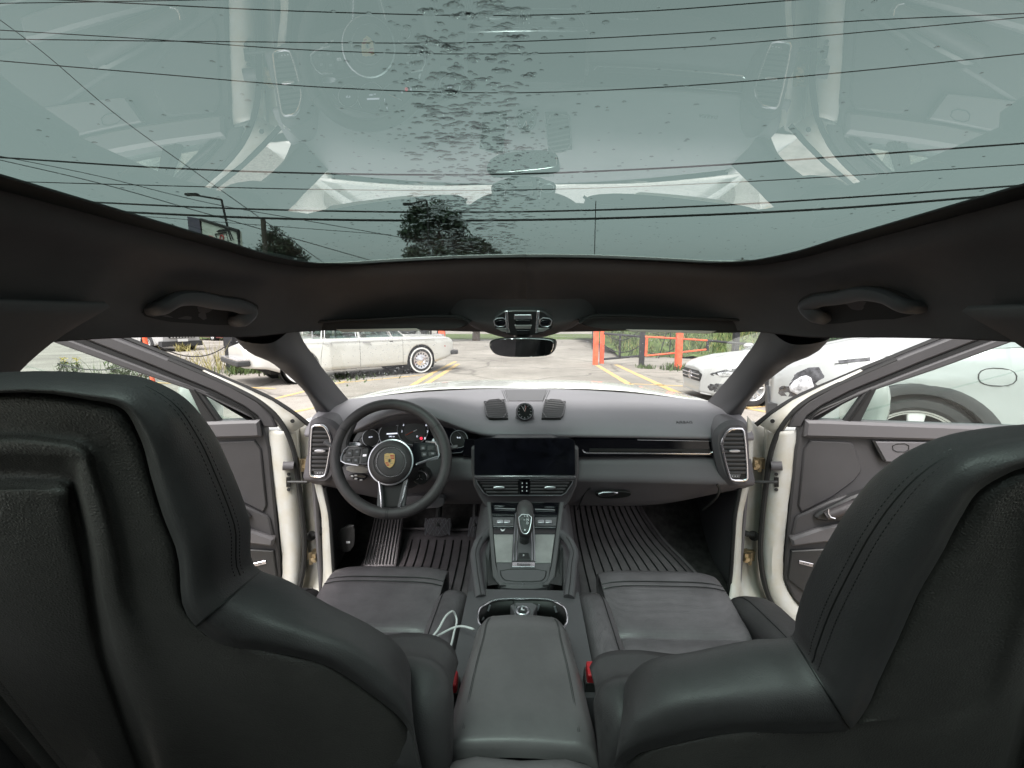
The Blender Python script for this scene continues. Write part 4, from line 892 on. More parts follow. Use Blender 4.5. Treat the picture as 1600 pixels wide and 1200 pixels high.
# ---------------------------------------------------------------- open front doors
def door(s):
    m = (lambda x: x) if s > 0 else (lambda x: 1664 - x)
    ang_ = R(74); dn = V((-s * cos(ang_), -sin(ang_), 0)); dd_ = V((s * sin(ang_), -cos(ang_), 0)); p0 = P(m(1222), 750, 1.44)
    def D(lst, off=0): return PTS([(m(x), y) for x, y in lst], p0 + dn * off, dn)
    side = 'left' if s < 0 else 'right'
    panel = [(1262, 658), (1600, 670), (1900, 682), (1930, 1100), (1500, 1090), (1300, 1000), (1240, 935), (1226, 905), (1228, 860), (1243, 700), (1252, 668)]
    dr = M().plate(D(panel), dn, .05, .006).build('front_door', 'trim', car, 'open ' + side + ' front door with dark trim panel')
    M().plate(D(rnd([(1260, 657), (1900, 681), (1900, 708), (1600, 693), (1257, 684)], 1, q=.03), .022), dn, .05, .008).build('belt_roll', 'door_top', dr)
    M().plate(D(rnd([(1258, 688), (1330, 691), (1337, 700), (1348, 735), (1335, 752), (1300, 778), (1246, 804)], 1, q=.12), .008), dn, .02, .004).build('door_insert', 'trim', dr)
    M().plate(D(rnd([(1244, 808), (1300, 782), (1500, 720), (1600, 700), (1900, 710), (1900, 730), (1500, 800), (1310, 822), (1236, 843)], 1, q=.06), .012), dn, .03, .005).build('upper_panel', 'trim', dr)
    M().plate(D([(1366, 690), (1520, 692), (1500, 730), (1384, 722)], .016), dn, .02, .003).build('switch_plate', 'plastic_grey', dr)
    M().plate(D([(1363, 689), (1368, 689), (1385, 720), (1379, 720)], .019), dn, .004).build('panel_gap', 'blk', dr)
    M().tube(D(rnd([(1394, 694), (1420, 693), (1420, 706), (1396, 706)], 1), .017), .001, 5, closed=True).build('seat_switch', 'blk', dr)
    M().plate(D(rnd([(1271, 806), (1300, 792), (1340, 772), (1420, 750), (1420, 790), (1340, 815), (1280, 816)], 1), .03), dn, .03, .006).build('pull_recess', 'plastic', dr)
    M().tube(D([(1290, 806), (1330, 792), (1420, 765)], .045), [.014, .018, .02], 10).build('door_pull', 'leather_soft', dr)
    M().tube(D([(1294, 795), (1294, 802), (1298, 808), (1305, 810)], .058), .0025, 6).build('door_handle', 'chrome', dr)
    M().plate(D(rnd([(1236, 842), (1285, 825), (1320, 818), (1500, 800), (1500, 830), (1295, 848), (1239, 855)], 1, q=.08), .028), dn, .03, .007).build('armrest_ledge', 'door_top', dr)
    M().plate(D([(1237, 861), (1600, 840), (1700, 1020), (1300, 960), (1231, 905)], .010), dn, .02, .003).build('speaker_panel', 'plastic', dr)
    bd = M().plate(D([(1249, 876), (1271, 881), (1270, 886.5), (1248, 881)], .014), dn, .003).build('speaker_badge', 'chrome', dr)
    text('badge_lettering', 'BOSE', D([(1259.5, 881.2)], .0145)[0], dn, .008, 'plastic_grey', dr)
    # painted edge of the door
    cols = [[(1243, 672), (1242, 700), (1236, 750), (1229, 800), (1224, 850), (1222, 880), (1226, 915), (1245, 945), (1300, 985)],
            [(1222, 674), (1221, 700), (1217, 750), (1212, 800), (1208, 850), (1206, 880), (1212, 925), (1235, 960), (1290, 1000)],
            [(1206, 676), (1204, 700), (1199, 750), (1195, 800), (1192, 850), (1192, 880), (1198, 930), (1225, 972), (1285, 1018)]]
    g = [[PL(m(x), y, p0 + dn * o_, dn) for x, y in c] for c, o_ in zip(cols, (-.012, .004, -.02))]
    g = [[p + V((0, .0, 0)) for p in g[0]]] + g + [[p - dn * .05 for p in g[-1]]]
    M().grid(crgrid(g, 3, 4)).build('door_edge', 'jamb', dr, solid=.003)
    M().grid([[PL(m(x), y, p0 + dn * o_, dn) for x, y in c] for c, o_ in (([(1187, 664), (1206, 648), (1239, 626), (1285, 604), (1345, 578)], -.02), ([(1206, 676), (1222, 655), (1250, 632), (1290, 608), (1347, 579)], -.004), ([(1218, 680), (1230, 665), (1258, 638), (1293, 612), (1348, 580)], -.01))]).build('door_edge', 'jamb', dr, solid=.003)
    M().lathe([(.0, .002), (.006, .002), (.007, 0)], D([(1207, 658)], .0)[0], dn, 12).build('bolt_plug', 'rubber', dr)
    # seals and window frame
    outer_ = [(1181, 664), (1206, 645), (1239, 624), (1300, 597), (1422, 547), (1502, 515), (1600, 478), (1720, 450), (1850, 460)]
    M().tube(cr(D(outer_, -.03), 4), .008, 8).build('frame_seal', 'rubber', dr)
    seal = [(1400, 562), (1300, 606), (1262, 626), (1235, 648), (1216, 676), (1205, 705), (1198, 750), (1191, 810), (1188, 860), (1192, 900), (1205, 940), (1235, 975), (1300, 1015)]
    M().tube(cr(D(seal, -.004), 4), .0085, 8).build('door_seal', 'rubber', dr, 'black rubber door seal')
    def band(lo, hi, off, mt, nm, th=.012, bev=.003):
        M().plate(D(lo + hi[::-1], off), dn, th, bev).build(nm, mt, dr)
    lo = [(1232, 668), (1240, 650), (1262, 628), (1310, 600), (1422, 553), (1530, 511), (1650, 467), (1800, 450)]
    hi = [(1252, 668), (1262, 650), (1285, 634), (1330, 611), (1440, 566), (1548, 524), (1668, 482), (1800, 466)]
    band(lo, hi, .004, 'trim', 'window_frame', .03, .005)
    hi2 = [(1258, 668), (1268, 652), (1294, 637), (1345, 612), (1450, 571), (1560, 530), (1672, 488), (1800, 474)]
    band(hi, hi2, -.004, 'rubber', 'window_frame')
    hi3 = [(1262, 668), (1272, 654), (1300, 641), (1352, 615), (1462, 578), (1575, 537), (1680, 498), (1800, 484)]
    band(hi2, hi3, .006, 'trim', 'window_frame', .02, .004)
    M().tube(cr(D([(1262, 662), (1272, 648), (1310, 629), (1370, 604), (1462, 571), (1575, 531), (1680, 491)], .002), 3), .004, 6).build('glass_channel', 'blk', dr)
    M().plate(D([(1352, 612), (1373, 603), (1344, 662), (1317, 661)], .006), dn, .02, .004).build('quarter_bar', 'rubber', dr)
    M().tube(D([(1361, 609), (1326, 660)], .008), .003, 6).build('quarter_bar_edge', 'blk', dr)
    M().plate(D(hi3 + [(1900, 500), (1900, 690), (1262, 664)], -.012), dn, .004).build('window_glass', 'door_glass', dr)
    M().plate(D([(1258, 655), (1900, 678), (1900, 690), (1258, 668)], -.03), dn, .03).build('window_sill', 'rubber', dr)
    skin = [(1200, 672), (1900, 690), (1940, 1130), (1500, 1120), (1300, 1040), (1215, 955), (1192, 900), (1192, 760)]
    M().plate(D(skin, -.055), dn, .06, .01).build('door_skin', 'paint', dr)
    # wing mirror beyond the glass
    w0 = D([(1350, 634)], -.16)[0]
    wm = M().lathe([(0, -.06), (.05, -.055), (.085, -.03), (.095, 0), (.09, .02), (0, .02)], w0, V((0, 1, 0)), 24); wm.v = [(w0.x + (v[0] - w0.x) * .75, v[1], w0.z + (v[2] - w0.z) * 1.35) for v in wm.v]
    wmo = wm.build('wing_mirror', 'paint', dr); M().plate([w0 + V((.06 * cos(a), -.062, .10 * sin(a))) for a in [2 * pi * k / 20 for k in range(20)]], (0, -1, 0), .004)
    M().box((-.03, -.02, -.02), (.03, .02, .02), Matrix.Translation(w0 + dn * .07 + V((0, 0, -.11)))).build('mirror_foot', 'rubber', dr)
    # latch bits on the painted edge
    M().tube([PL(m(1205), 728, p0 + dn * .012, dn), PL(m(1222), 728, p0 + dn * .016, dn)], .015, 12).build('buffer_block', 'plastic_grey', dr)
    M().plate(D([(1210, 746), (1217, 746), (1217, 761), (1210, 761)], .008), dn, .004).build('strap_slot', 'blk', dr)
    for y in (741, 765): M().lathe([(0, .003), (.005, .003), (.006, 0)], D([(1213, y)], .006)[0], dn, 10).build('bolt', 'plastic', dr)
    # check strap, hinges and loom on the body jamb
    M().tube([P(m(1160 if s > 0 else 1176), 751, 1.47), P(m(1185), 753, 1.44), P(m(1215), 753, 1.425)], [.004, .0055, .0045], 8).build('check_strap', 'plastic', dr)
    for y in (724, 868):
        hx = (1180 if y < 800 else 1165) if s > 0 else (1185 if y < 800 else 1172)
        c = P(m(hx), y, 1.485)
        h_ = M().box((-.012, -.02, -.016), (.012, .02, .016), Matrix.Translation(c)).box((-.03, -.004, -.018), (.0, .01, .018), Matrix.Translation(c + V((s * .03, .0, 0)))).build('hinge', 'brass', dr, smooth=False)
        M().tube([c + V((s * .006, -.02, -.022)), c + V((s * .006, -.02, .022))], .006, 8).build('hinge_pin', 'brass', dr)
        M().lathe([(0, .006), (.008, .006), (.009, 0)], c + V((-s * .004, -.02, -.002)), (0, -1, 0), 6).build('hinge_bolt', 'brass', dr)
    pts = cr([P(m(x), y, 1.49) for x, y in ((1158, 790), (1159, 805), (1156, 820), (1160, 830), (1170, 835), (1178, 836))], 6)
    M().tube(pts, [.0085 + .0018 * (i % 2) for i in range(len(pts))], 10).build('wiring_boot', 'rubber', dr)
    M().lathe([(.0, .008), (.016, .008), (.018, 0)], P(m(1178), 837, 1.50), V((-s * .6, -.7, 0)), 16).build('boot_flange', 'rubber', dr)
both(door)
def jamb(s):
    m = (lambda x: x) if s > 0 else (lambda x: 1664 - x)
    cols = [([(1168, 650), (1166, 700), (1160, 760), (1151, 800), (1147, 850), (1143, 905), (1136, 950), (1120, 1010)], 1.44), ([(1172, 655), (1172, 700), (1166, 760), (1156, 800), (1152, 850), (1150, 905), (1146, 950), (1135, 1005)], 1.44),
            ([(1176, 658), (1177, 700), (1170, 760), (1162, 800), (1160, 850), (1160, 905), (1160, 945), (1170, 990)], 1.50), ([(1188, 660), (1190, 700), (1186, 760), (1180, 810), (1176, 860), (1178, 910), (1186, 945), (1215, 990)], 1.53), ([(1203, 655), (1204, 700), (1200, 760), (1195, 810), (1194, 860), (1198, 910), (1212, 950), (1250, 985)], 1.60)]
    g = [[P(m(x), y, Y - .05 * max(0, (y - 900) / 100) * 3) for x, y in c] for c, Y in cols]
    M().grid(crgrid(g, 3, 4)).build('door_jamb', 'jamb', car, 'cream painted ' + ('left' if s < 0 else 'right') + ' door jamb behind the dashboard', solid=.003)
    M().tube(cr([P(m(x), y, 1.43) for x, y in ((1156, 762), (1154, 775), (1149, 800), (1145, 850), (1141, 905), (1134, 950))], 4), .007, 8).build('jamb_seal', 'rubber', car)
    M().box((s * .80 if s > 0 else -.86, .40, .34), (s * .86 if s > 0 else -.80, 1.36, .46)).build('door_sill', 'jamb', car)
    M().tube(cr([P(m(x), y, Y) for x, y, Y in ((1108, 640, 1.66), (1116, 652, 1.60), (1118, 665, 1.56), (1120, 680, 1.52))], 3), .008, 8).build('jamb_seal', 'rubber', car)
both(jamb)
# ================================================================ THE PLACE OUTSIDE
mat('concrete_curb', (.42, .40, .36), .9, vary=.2, vscale=6)
mat('line', (.72, .46, .14), .75, vary=.35, vscale=14, vcol=(.42, .33, .22))
mat('line_white', (.55, .52, .46), .8, vary=.3, vscale=14)
mat('grass', (.09, .13, .035), .95, bump='noise', bscale=30, bstr=1, vary=.5, vscale=3, bdist=.05)
mat('leaf', (.065, .098, .03), .7, vary=.5, vscale=2.5)
mat('leaf_dry', (.26, .23, .09), .8, vary=.4, vscale=5)
mat('goldenrod', (.55, .45, .06), .8)
mat('needles', (.018, .034, .014), .8, vary=.5, vscale=2)
mat('bark', (.07, .05, .035), .9, vary=.3, vscale=10)
mat('post_orange', (.80, .10, .035), .6, vary=.2, vscale=8, vcol=(.86, .17, .08))
mat('post_black', (.02, .02, .024), .55, vary=.3, vscale=10)
mat('wire', (.01, .01, .01), .8)
mat('pole_wood', (.06, .05, .04), .9, vary=.2, vscale=8)
mat('car_white', (.42, .42, .42), .3, coat=.6, spec=.5)
mat('car_cream', (.60, .593, .565), .30, coat=.7, bump='noise', bscale=300, bstr=.0, vary=.03, vscale=5)
mat('car_silver', (.36, .375, .37), .3, coat=.6)
mat('car_dark', (.03, .035, .04), .2, coat=1)
mat('car_red', (.16, .03, .03), .3, coat=1)
mat('tyre', (.022, .022, .023), .75, vary=.3, vscale=30)
mat('underbody', (.012, .012, .012), .8)
mat('clad', (.035, .036, .038), .6)
mat('alloy', (.66, .66, .66), .3, metal=.8)
mat('wheel_white', (.75, .75, .75), .35)
mat('lens', (.55, .56, .58), .12, coat=1, vary=.6, vscale=18)
mat('lens_dark', (.05, .05, .055), .1, coat=1, vary=.8, vscale=25)
mat('lens_red', (.45, .03, .02), .2, coat=1)
mat('lens_amber', (.75, .25, .06), .3)
mat('seat_tan', (.18, .15, .12), .8)
glassmat('car_glass', (.42, .52, .50), 1.5)
glassmat('car_glass_dark', (.12, .13, .13), 1.5)
# ---- ground
def asphalt():
    m = bpy.data.materials.new('asphalt'); m.use_nodes = True; t = m.node_tree; b = t.nodes['Principled BSDF']; b.inputs['Roughness'].default_value = .9
    g = t.nodes.new('ShaderNodeNewGeometry')
    def noise(sc_, det, src=None):
        n = t.nodes.new('ShaderNodeTexNoise'); n.inputs['Scale'].default_value = sc_; n.inputs['Detail'].default_value = det; t.links.new(src or g.outputs['Position'], n.inputs['Vector']); return n.outputs[0]
    n1 = noise(.35, 6); n2 = noise(60, 4); n3 = noise(3, 5)
    r = t.nodes.new('ShaderNodeValToRGB'); e = r.color_ramp.elements; e[0].position = .30; e[0].color = (.20, .18, .16, 1); e[1].position = .68; e[1].color = (.36, .33, .295, 1)
    mixa = t.nodes.new('ShaderNodeMath'); mixa.operation = 'MULTIPLY_ADD'; t.links.new(n3, mixa.inputs[0]); mixa.inputs[1].default_value = .35; t.links.new(n1, mixa.inputs[2])
    mb = t.nodes.new('ShaderNodeMath'); mb.operation = 'SUBTRACT'; t.links.new(mixa.outputs[0], mb.inputs[0]); mb.inputs[1].default_value = .17; t.links.new(mb.outputs[0], r.inputs[0])
    # speckle and cracks
    s = t.nodes.new('ShaderNodeMix'); s.data_type = 'RGBA'; s.blend_type = 'MULTIPLY'; s.inputs['Factor'].default_value = .7
    mr = t.nodes.new('ShaderNodeMapRange'); mr.inputs['From Min'].default_value = .3; mr.inputs['From Max'].default_value = .7; mr.inputs['To Min'].default_value = .55; mr.inputs['To Max'].default_value = 1.3; t.links.new(n2, mr.inputs['Value'])
    t.links.new(r.outputs[0], s.inputs['A']); t.links.new(mr.outputs[0], s.inputs['B'])
    wn = t.nodes.new('ShaderNodeTexNoise'); wn.inputs['Scale'].default_value = 1.2; t.links.new(g.outputs['Position'], wn.inputs['Vector'])
    ad = t.nodes.new('ShaderNodeMix'); ad.data_type = 'RGBA'; ad.inputs['Factor'].default_value = .35; t.links.new(g.outputs['Position'], ad.inputs['A']); t.links.new(wn.outputs['Color'], ad.inputs['B'])
    vo = t.nodes.new('ShaderNodeTexVoronoi'); vo.feature = 'DISTANCE_TO_EDGE'; vo.inputs['Scale'].default_value = .45; t.links.new(ad.outputs['Result'], vo.inputs['Vector'])
    cr2 = t.nodes.new('ShaderNodeMapRange'); cr2.inputs['From Max'].default_value = .02; cr2.inputs['To Min'].default_value = .45; cr2.inputs['To Max'].default_value = 1; t.links.new(vo.outputs['Distance'], cr2.inputs['Value'])
    s2 = t.nodes.new('ShaderNodeMix'); s2.data_type = 'RGBA'; s2.blend_type = 'MULTIPLY'; s2.inputs['Factor'].default_value = .8; t.links.new(s.outputs['Result'], s2.inputs['A']); t.links.new(cr2.outputs[0], s2.inputs['B'])
    t.links.new(s2.outputs['Result'], b.inputs['Base Color'])
    bp = t.nodes.new('ShaderNodeBump'); bp.inputs['Distance'].default_value = .01; bp.inputs['Strength'].default_value = .6; t.links.new(n2, bp.inputs['Height']); t.links.new(bp.outputs[0], b.inputs['Normal'])
    MATS['asphalt'] = m
asphalt()
def sheet(name, pts, z, m, **k):
    q = M(); q.add([V((x, y, z)) for x, y in pts], [tuple(range(len(pts)))]); return tag(q.build(name, m, None, smooth=False), kind='structure', **k)
gq = M()
gq.grid([[V((x, y, 0)) for x in (-900, -300, -80, -30, 0, 30, 80, 300, 900)] for y in (-300, -60, 0, 10, 20, 40, 90, 300, 1500)])
tag(gq.build('ground', 'grass', None, smooth=False), kind='structure')
sheet('parking_lot', [(-60, -40), (60, -40), (60, 33), (-60, 33)], .004, 'asphalt')
sheet('road', [(-300, 46), (300, 46), (300, 62), (-300, 62)], .008, 'asphalt')
def gl(px, py, w_, px2, py2, m='line', name='painted_line'):
    a, b = G(px, py), G(px2, py2); d = (b - a).normalized(); n_ = V((-d.y, d.x, 0)) * (w_ / 2); q = M()
    K = 24; L_, R__ = [], []
    for i in range(K + 1):
        p = a.lerp(b, i / K); e = 1 + random.uniform(-.12, .12); L_.append(p + n_ * e + V((0, 0, .009))); R__.append(p - n_ * e + V((0, 0, .009)))
    q.grid([L_, R__]); tag(q.build(name, m, None, smooth=False), kind='structure')
gl(933, 571, .15, 1000, 611, .0 or 'line'); gl(962, 570, .15, 1075, 622); gl(983, 600, .10, 1120, 606)
gl(626, 614, .14, 673, 585); gl(655, 607, .14, 716, 569); gl(500, 602, .10, 664, 586); gl(672, 585, .12, 712, 565)
gl(380, 636, .10, 540, 596); gl(200, 596, .1, 430, 608); gl(250, 590, .10, 330, 600); gl(1130, 632, .12, 1330, 668); gl(1150, 640, .1, 1260, 628)
gl(430, 650, .10, 520, 632)
for x in (-1.75, 1.75, -1.25, 1.2):
    q = M().add([V((x - .07, -3, .009)), V((x + .07, -3, .009)), V((x + .07 + (.25 if abs(x) < 1.5 else 0), 4.6, .009)), V((x - .07 + (.25 if abs(x) < 1.5 else 0), 4.6, .009))], [(0, 1, 2, 3)]); tag(q.build('painted_line', 'line', None, smooth=False), kind='structure')
# far tar seams
gl(700, 541, .12, 1000, 541, 'concrete_curb', 'concrete_joint'); gl(860, 526, .25, 990, 524, 'concrete_curb', 'concrete_joint')
# ---- small builders
def leaves(n, box_fn, size, seed=1, up=.3, q=None):
    rr = random.Random(seed); q = q or M()
    for _ in range(n):
        c = box_fn(rr); s = size * rr.uniform(.6, 1.4)
        d = V((rr.gauss(0, 1), rr.gauss(0, 1), rr.gauss(0, 1) + up)).normalized(); e = V((rr.gauss(0, 1), rr.gauss(0, 1), rr.gauss(0, 1))); e = (e - d * d.dot(e)).normalized()
        q.add([c - d * s, c + e * s * .35, c + d * s, c - e * s * .35], [(0, 1, 2, 3)])
    return q
def blades(n, fn, h, m, name, label, cat, seed=1, w_=.012, lean=.35):
    rr = random.Random(seed); q = M()
    for _ in range(n):
        c = fn(rr); hh = h * rr.uniform(.4, 1.2); l = V((rr.gauss(0, lean), rr.gauss(0, lean), 1)).normalized(); sd = V((rr.gauss(0, 1), rr.gauss(0, 1), 0)).normalized() * w_
        mid_ = c + l * hh * .55; tip = c + l * hh + V((l.x, l.y, -.15)) * hh * .3
        q.add([c - sd, c + sd, mid_ + sd * .8, mid_ - sd * .8, tip], [(0, 1, 2, 3), (3, 2, 4)])
    o = q.build(name, m, None, smooth=False); return tag(o, label, cat, kind='stuff')
# ---- bank of weeds behind the right-hand fence
def bank():
    rr = random.Random(5)
    q = M(); rows = []
    for i in range(14):
        y = 17 + i * 1.4
        rows.append([V((x, y + .5 * sin(x * 1.7 + i), .0 + min(1.15, .28 * i) + .12 * sin(x * 2.3 + i * 1.7))) for x in [3.4 + .9 * j + .25 * sin(i * 2.1) for j in range(26)]])
    tag(q.grid(rows).build('grass_bank', 'grass', None), kind='structure')
    fn = lambda r: (lambda i, x: V((x, 17 + i * 1.4, min(1.15, .28 * i) - .05)))(r.uniform(0, 12), r.uniform(3.6, 24))
    blades(9000, fn, .45, 'leaf', 'weeds', 'tangle of green weeds over the bank behind the orange fence', 'weeds', 3, .025)
    blades(3500, fn, .55, 'leaf_dry', 'dry_weeds', 'straw coloured dry stalks mixed in the bank', 'weeds', 4, .012)
    q = M()
    for k in range(26):
        cx, cy = rr.uniform(4, 23), rr.uniform(19, 30); rad = rr.uniform(.4, .9)
        leaves(160, lambda r: V((cx + r.gauss(0, rad * .6), cy + r.gauss(0, rad * .5), .8 + abs(r.gauss(0, rad * .5)))), .09, k, q=q)
    tag(q.build('shrubs', 'leaf', None, smooth=False), 'low green bushes crowding the top of the bank', 'bushes', kind='stuff')
bank()
for (x0, x1, y0, y1, n_, h, lab, m_) in ((-30, -9, 33, 46, 5000, .10, 'mown grass verge beyond the parking lot', 'leaf'),):
    blades(n_, lambda r: V((r.uniform(x0, x1), r.uniform(y0, y1), 0)), h, m_, 'grass', lab, 'grass', 9, .03)
# weeds by the left chain posts, goldenrod clumps
def weedclump(px, py, n_, h, w_, m_, seed, label, spread=.25):
    c = G(px, py); blades(n_, lambda r: c + V((r.gauss(0, spread), r.gauss(0, spread), 0)), h, m_, 'weed_clump', label, 'weeds', seed, w_)
weedclump(392, 582, 260, .30, .02, 'leaf', 11, 'low green weeds at the foot of the black post', .35)
weedclump(345, 580, 90, .95, .009, 'leaf_dry', 12, 'tall dry stalks left of the black post', .5)
weedclump(318, 578, 50, .75, .009, 'leaf_dry', 13, 'sparse dry stalks in front of the far road', .4)
weedclump(215, 592, 60, .7, .007, 'leaf', 14, 'green weed stems beside the leaning orange pole', .35)
weedclump(170, 594, 50, .6, .007, 'leaf', 15, 'loose green weeds at far left in the door window', .4)
weedclump(1054, 578, 120, .22, .02, 'leaf', 16, 'grass tuft at the foot of the slim orange post', .16)
weedclump(1010, 576, 60, .15, .02, 'leaf', 17, 'small grass tuft at the foot of the black fence post', .1)
weedclump(540, 590, 120, .12, .02, 'leaf', 18, 'low weeds growing under the cream saloon', .5)
weedclump(286, 549, 70, .45, .03, 'leaf_dry', 19, 'yellow green bush in front of the white crossover', .14)
def golden(px, py, h, seed, label):
    c = G(px, py); rr = random.Random(seed)
    t = thing('goldenrod', label, 'plant', c, group='goldenrod plants by the chain')
    M().tube([V((0, 0, 0)), V((.02, 0, h * .5)), V((.05, .02, h))], [.012, .009, .004], 5).build('stem', 'leaf', t)
    q = leaves(60, lambda r: V((.04 + r.gauss(0, .035), r.gauss(0, .035), h * (1 - abs(r.gauss(0, .16))))), .022, seed); q.build('flower_head', 'goldenrod', t, smooth=False)
    q = leaves(70, lambda r: V((r.gauss(0, .06), r.gauss(0, .06), h * r.uniform(.1, .75))), .06, seed + 1); q.build('foliage', 'leaf', t, smooth=False)
golden(178, 592, .62, 31, 'yellow goldenrod stem nearest the black pillar'); golden(196, 594, .55, 32, 'shorter yellow goldenrod left of the orange pole'); golden(120, 590, .5, 33, 'faint goldenrod at far left of the door window')
golden(228, 596, .7, 34, 'goldenrod rising beside the orange pole'); golden(100, 590, .5, 35, 'goldenrod stem in the corner by the pillar')
# ---- posts, rails, chains
def post(px, pyb, w_, h, m_, name, label, cat='post', pyw=None, lean=0, group=None):
    c = G(px, pyb); t = thing(name, label, cat, c, group=group)
    M().box((-w_ / 2, -w_ / 2, -.05), (w_ / 2, w_ / 2, h), Matrix.Rotation(lean, 4, 'Y')).build('shaft', m_, t, smooth=False)
    M().box((-w_ * .56, -w_ * .56, h), (w_ * .56, w_ * .56, h + .03), Matrix.Rotation(lean, 4, 'Y')).build('cap', m_, t, smooth=False)
    return t, c
post(930, 570, .15, 1.05, 'post_orange', 'bollard', 'thick orange square post at the left end of the fence')
post(940, 568, .13, 1.15, 'post_orange', 'bollard', 'second orange post pressed against the thick one')
post(1002, 573, .14, 1.35, 'post_black', 'fence_post', 'black steel fence post between the two orange ones')
t_, o_c = post(1059, 577, .16, 1.35, 'post_orange', 'fence_post', 'orange fence post with a grass tuft at its foot')
post(1147, 572, .16, 1.5, 'post_black', 'fence_post', 'dark post farthest right, in front of the weeds')
def rail(name, label, pts, r, m_, cat='railing', parts=()):
    c = G(pts[0][0], 572); t = thing(name, label, cat, c)
    ORG[t.name] = c
    for p in parts: M().tube([P(*a) for a in p[0]], p[1], 8).build(p[2], m_, t)
    return t
rail('fence_rail', 'black tube gate section left of the black post', [(945, 0)], 0, 'post_black', parts=(([(944, 521, 14.4), (1002, 526, 13.8)], .035, 'rail'), ([(944, 561, 14.4), (1002, 556, 13.8)], .035, 'rail'), ([(969, 523, 14.1), (968, 559, 14.1)], .035, 'upright')))
rail('fence_rail', 'orange tube gate section either side of the orange post', [(1010, 0)], 0, 'post_orange', parts=(([(1008, 526, 13.7), (1060, 529, 13.3), (1105, 532, 13.6)], .026, 'rail'), ([(1008, 556, 13.7), (1060, 551, 13.3), (1104, 546, 13.6)], .026, 'rail'), ([(1011, 526, 13.7), (1009, 556, 13.7)], .04, 'upright')))
rail('fence_rail', 'black rail running right behind the parked saloon', [(1106, 0)], 0, 'post_black', parts=(([(1106, 532, 13.6), (1147, 536, 13.4), (1200, 540, 13.2)], .035, 'rail'), ([(1106, 532, 13.6), (1105, 548, 13.6)], .045, 'upright')))
def chain(a, b, sag, label, group=None, r=.02, off=(0, 0, 0)):
    A, B = P(*a), P(*b); q = M(); n_ = max(12, int((B - A).length / .09)); pts = [A.lerp(B, i / n_) - V((0, 0, sag * 4 * (i / n_) * (1 - i / n_))) for i in range(n_ + 1)]
    for i in range(n_): q.tube([pts[i], pts[i + 1]], r if i % 2 else r * .55, 5)
    q = M().tube(pts, r * .7, 5); o = q.build('chain', 'post_black'); return tag(o, label, 'chain', group=group)
chain((944, 518, 14.4), (1000, 515, 13.8), .30, 'upper sagging chain between the orange and black posts'); chain((944, 539, 14.4), (1000, 540, 13.8), .22, 'lower sagging chain between the orange and black posts')
chain((1005, 512, 13.8), (1056, 514, 13.4), .18, 'upper chain right of the black post'); chain((1005, 546, 13.8), (1055, 544, 13.4), .16, 'lower chain crossing the orange gate section')
post(365, 580, .24, 1.1, 'post_black', 'bollard', 'stout dark post behind the cream saloon')
c = G(240, 602); t = thing('marker_pole', 'leaning orange pole in front of the white crossover', 'pole', c)
M().tube([V((0, 0, 0)), V((-.12, 0, 1.6))], .045, 10).build('shaft', 'post_orange', t)
M().lathe([(0, -.02), (.09, -.02), (.09, .03), (.05, .05)], (0, 0, 0), (0, 0, 1), 12).build('base', 'post_orange', t)
chain((365, 530, 12.2), (248, 541, 9.9), .35, 'long chain from the dark post to the leaning orange pole'); chain((236, 560, 9.8), (90, 568, 9.6), .20, 'chain running left from the leaning orange pole', r=.018); chain((236, 575, 9.8), (150, 600, 7.5), .1, 'lower loose chain left of the orange pole', r=.018)
# black orange post behind saloon bonnet
post(691, 540, .33, 1.1, 'post_orange', 'bollard', 'orange square post behind the nose of the cream saloon')
# tripod frame and tyre heap by the bank
c = G(1048, 560); t = thing('tripod', 'thin dark tripod standing among weeds behind the fence', 'tripod', c)
for x, y in ((-.45, 0), (.45, 0), (.1, .5)): M().tube([V((x, y, 0)), V((0, .1, 1.6))], .02, 6).build('leg', 'post_black', t)
c = G(1040, 552); t = thing('battery_box', 'small dark weathered box beside the tripod', 'box', c)
M().box((-.5, -.3, 0), (.5, .3, .32)).build('casing', 'clad', t, smooth=False); M().box((-.54, -.34, .32), (.54, .34, .38)).build('lid', 'post_black', t, smooth=False)
for i in range(4): M().box((-.42 + .24 * i, -.33, .06), (-.30 + .24 * i, -.301, .26)).build('panel', 'concrete_curb', t, smooth=False)

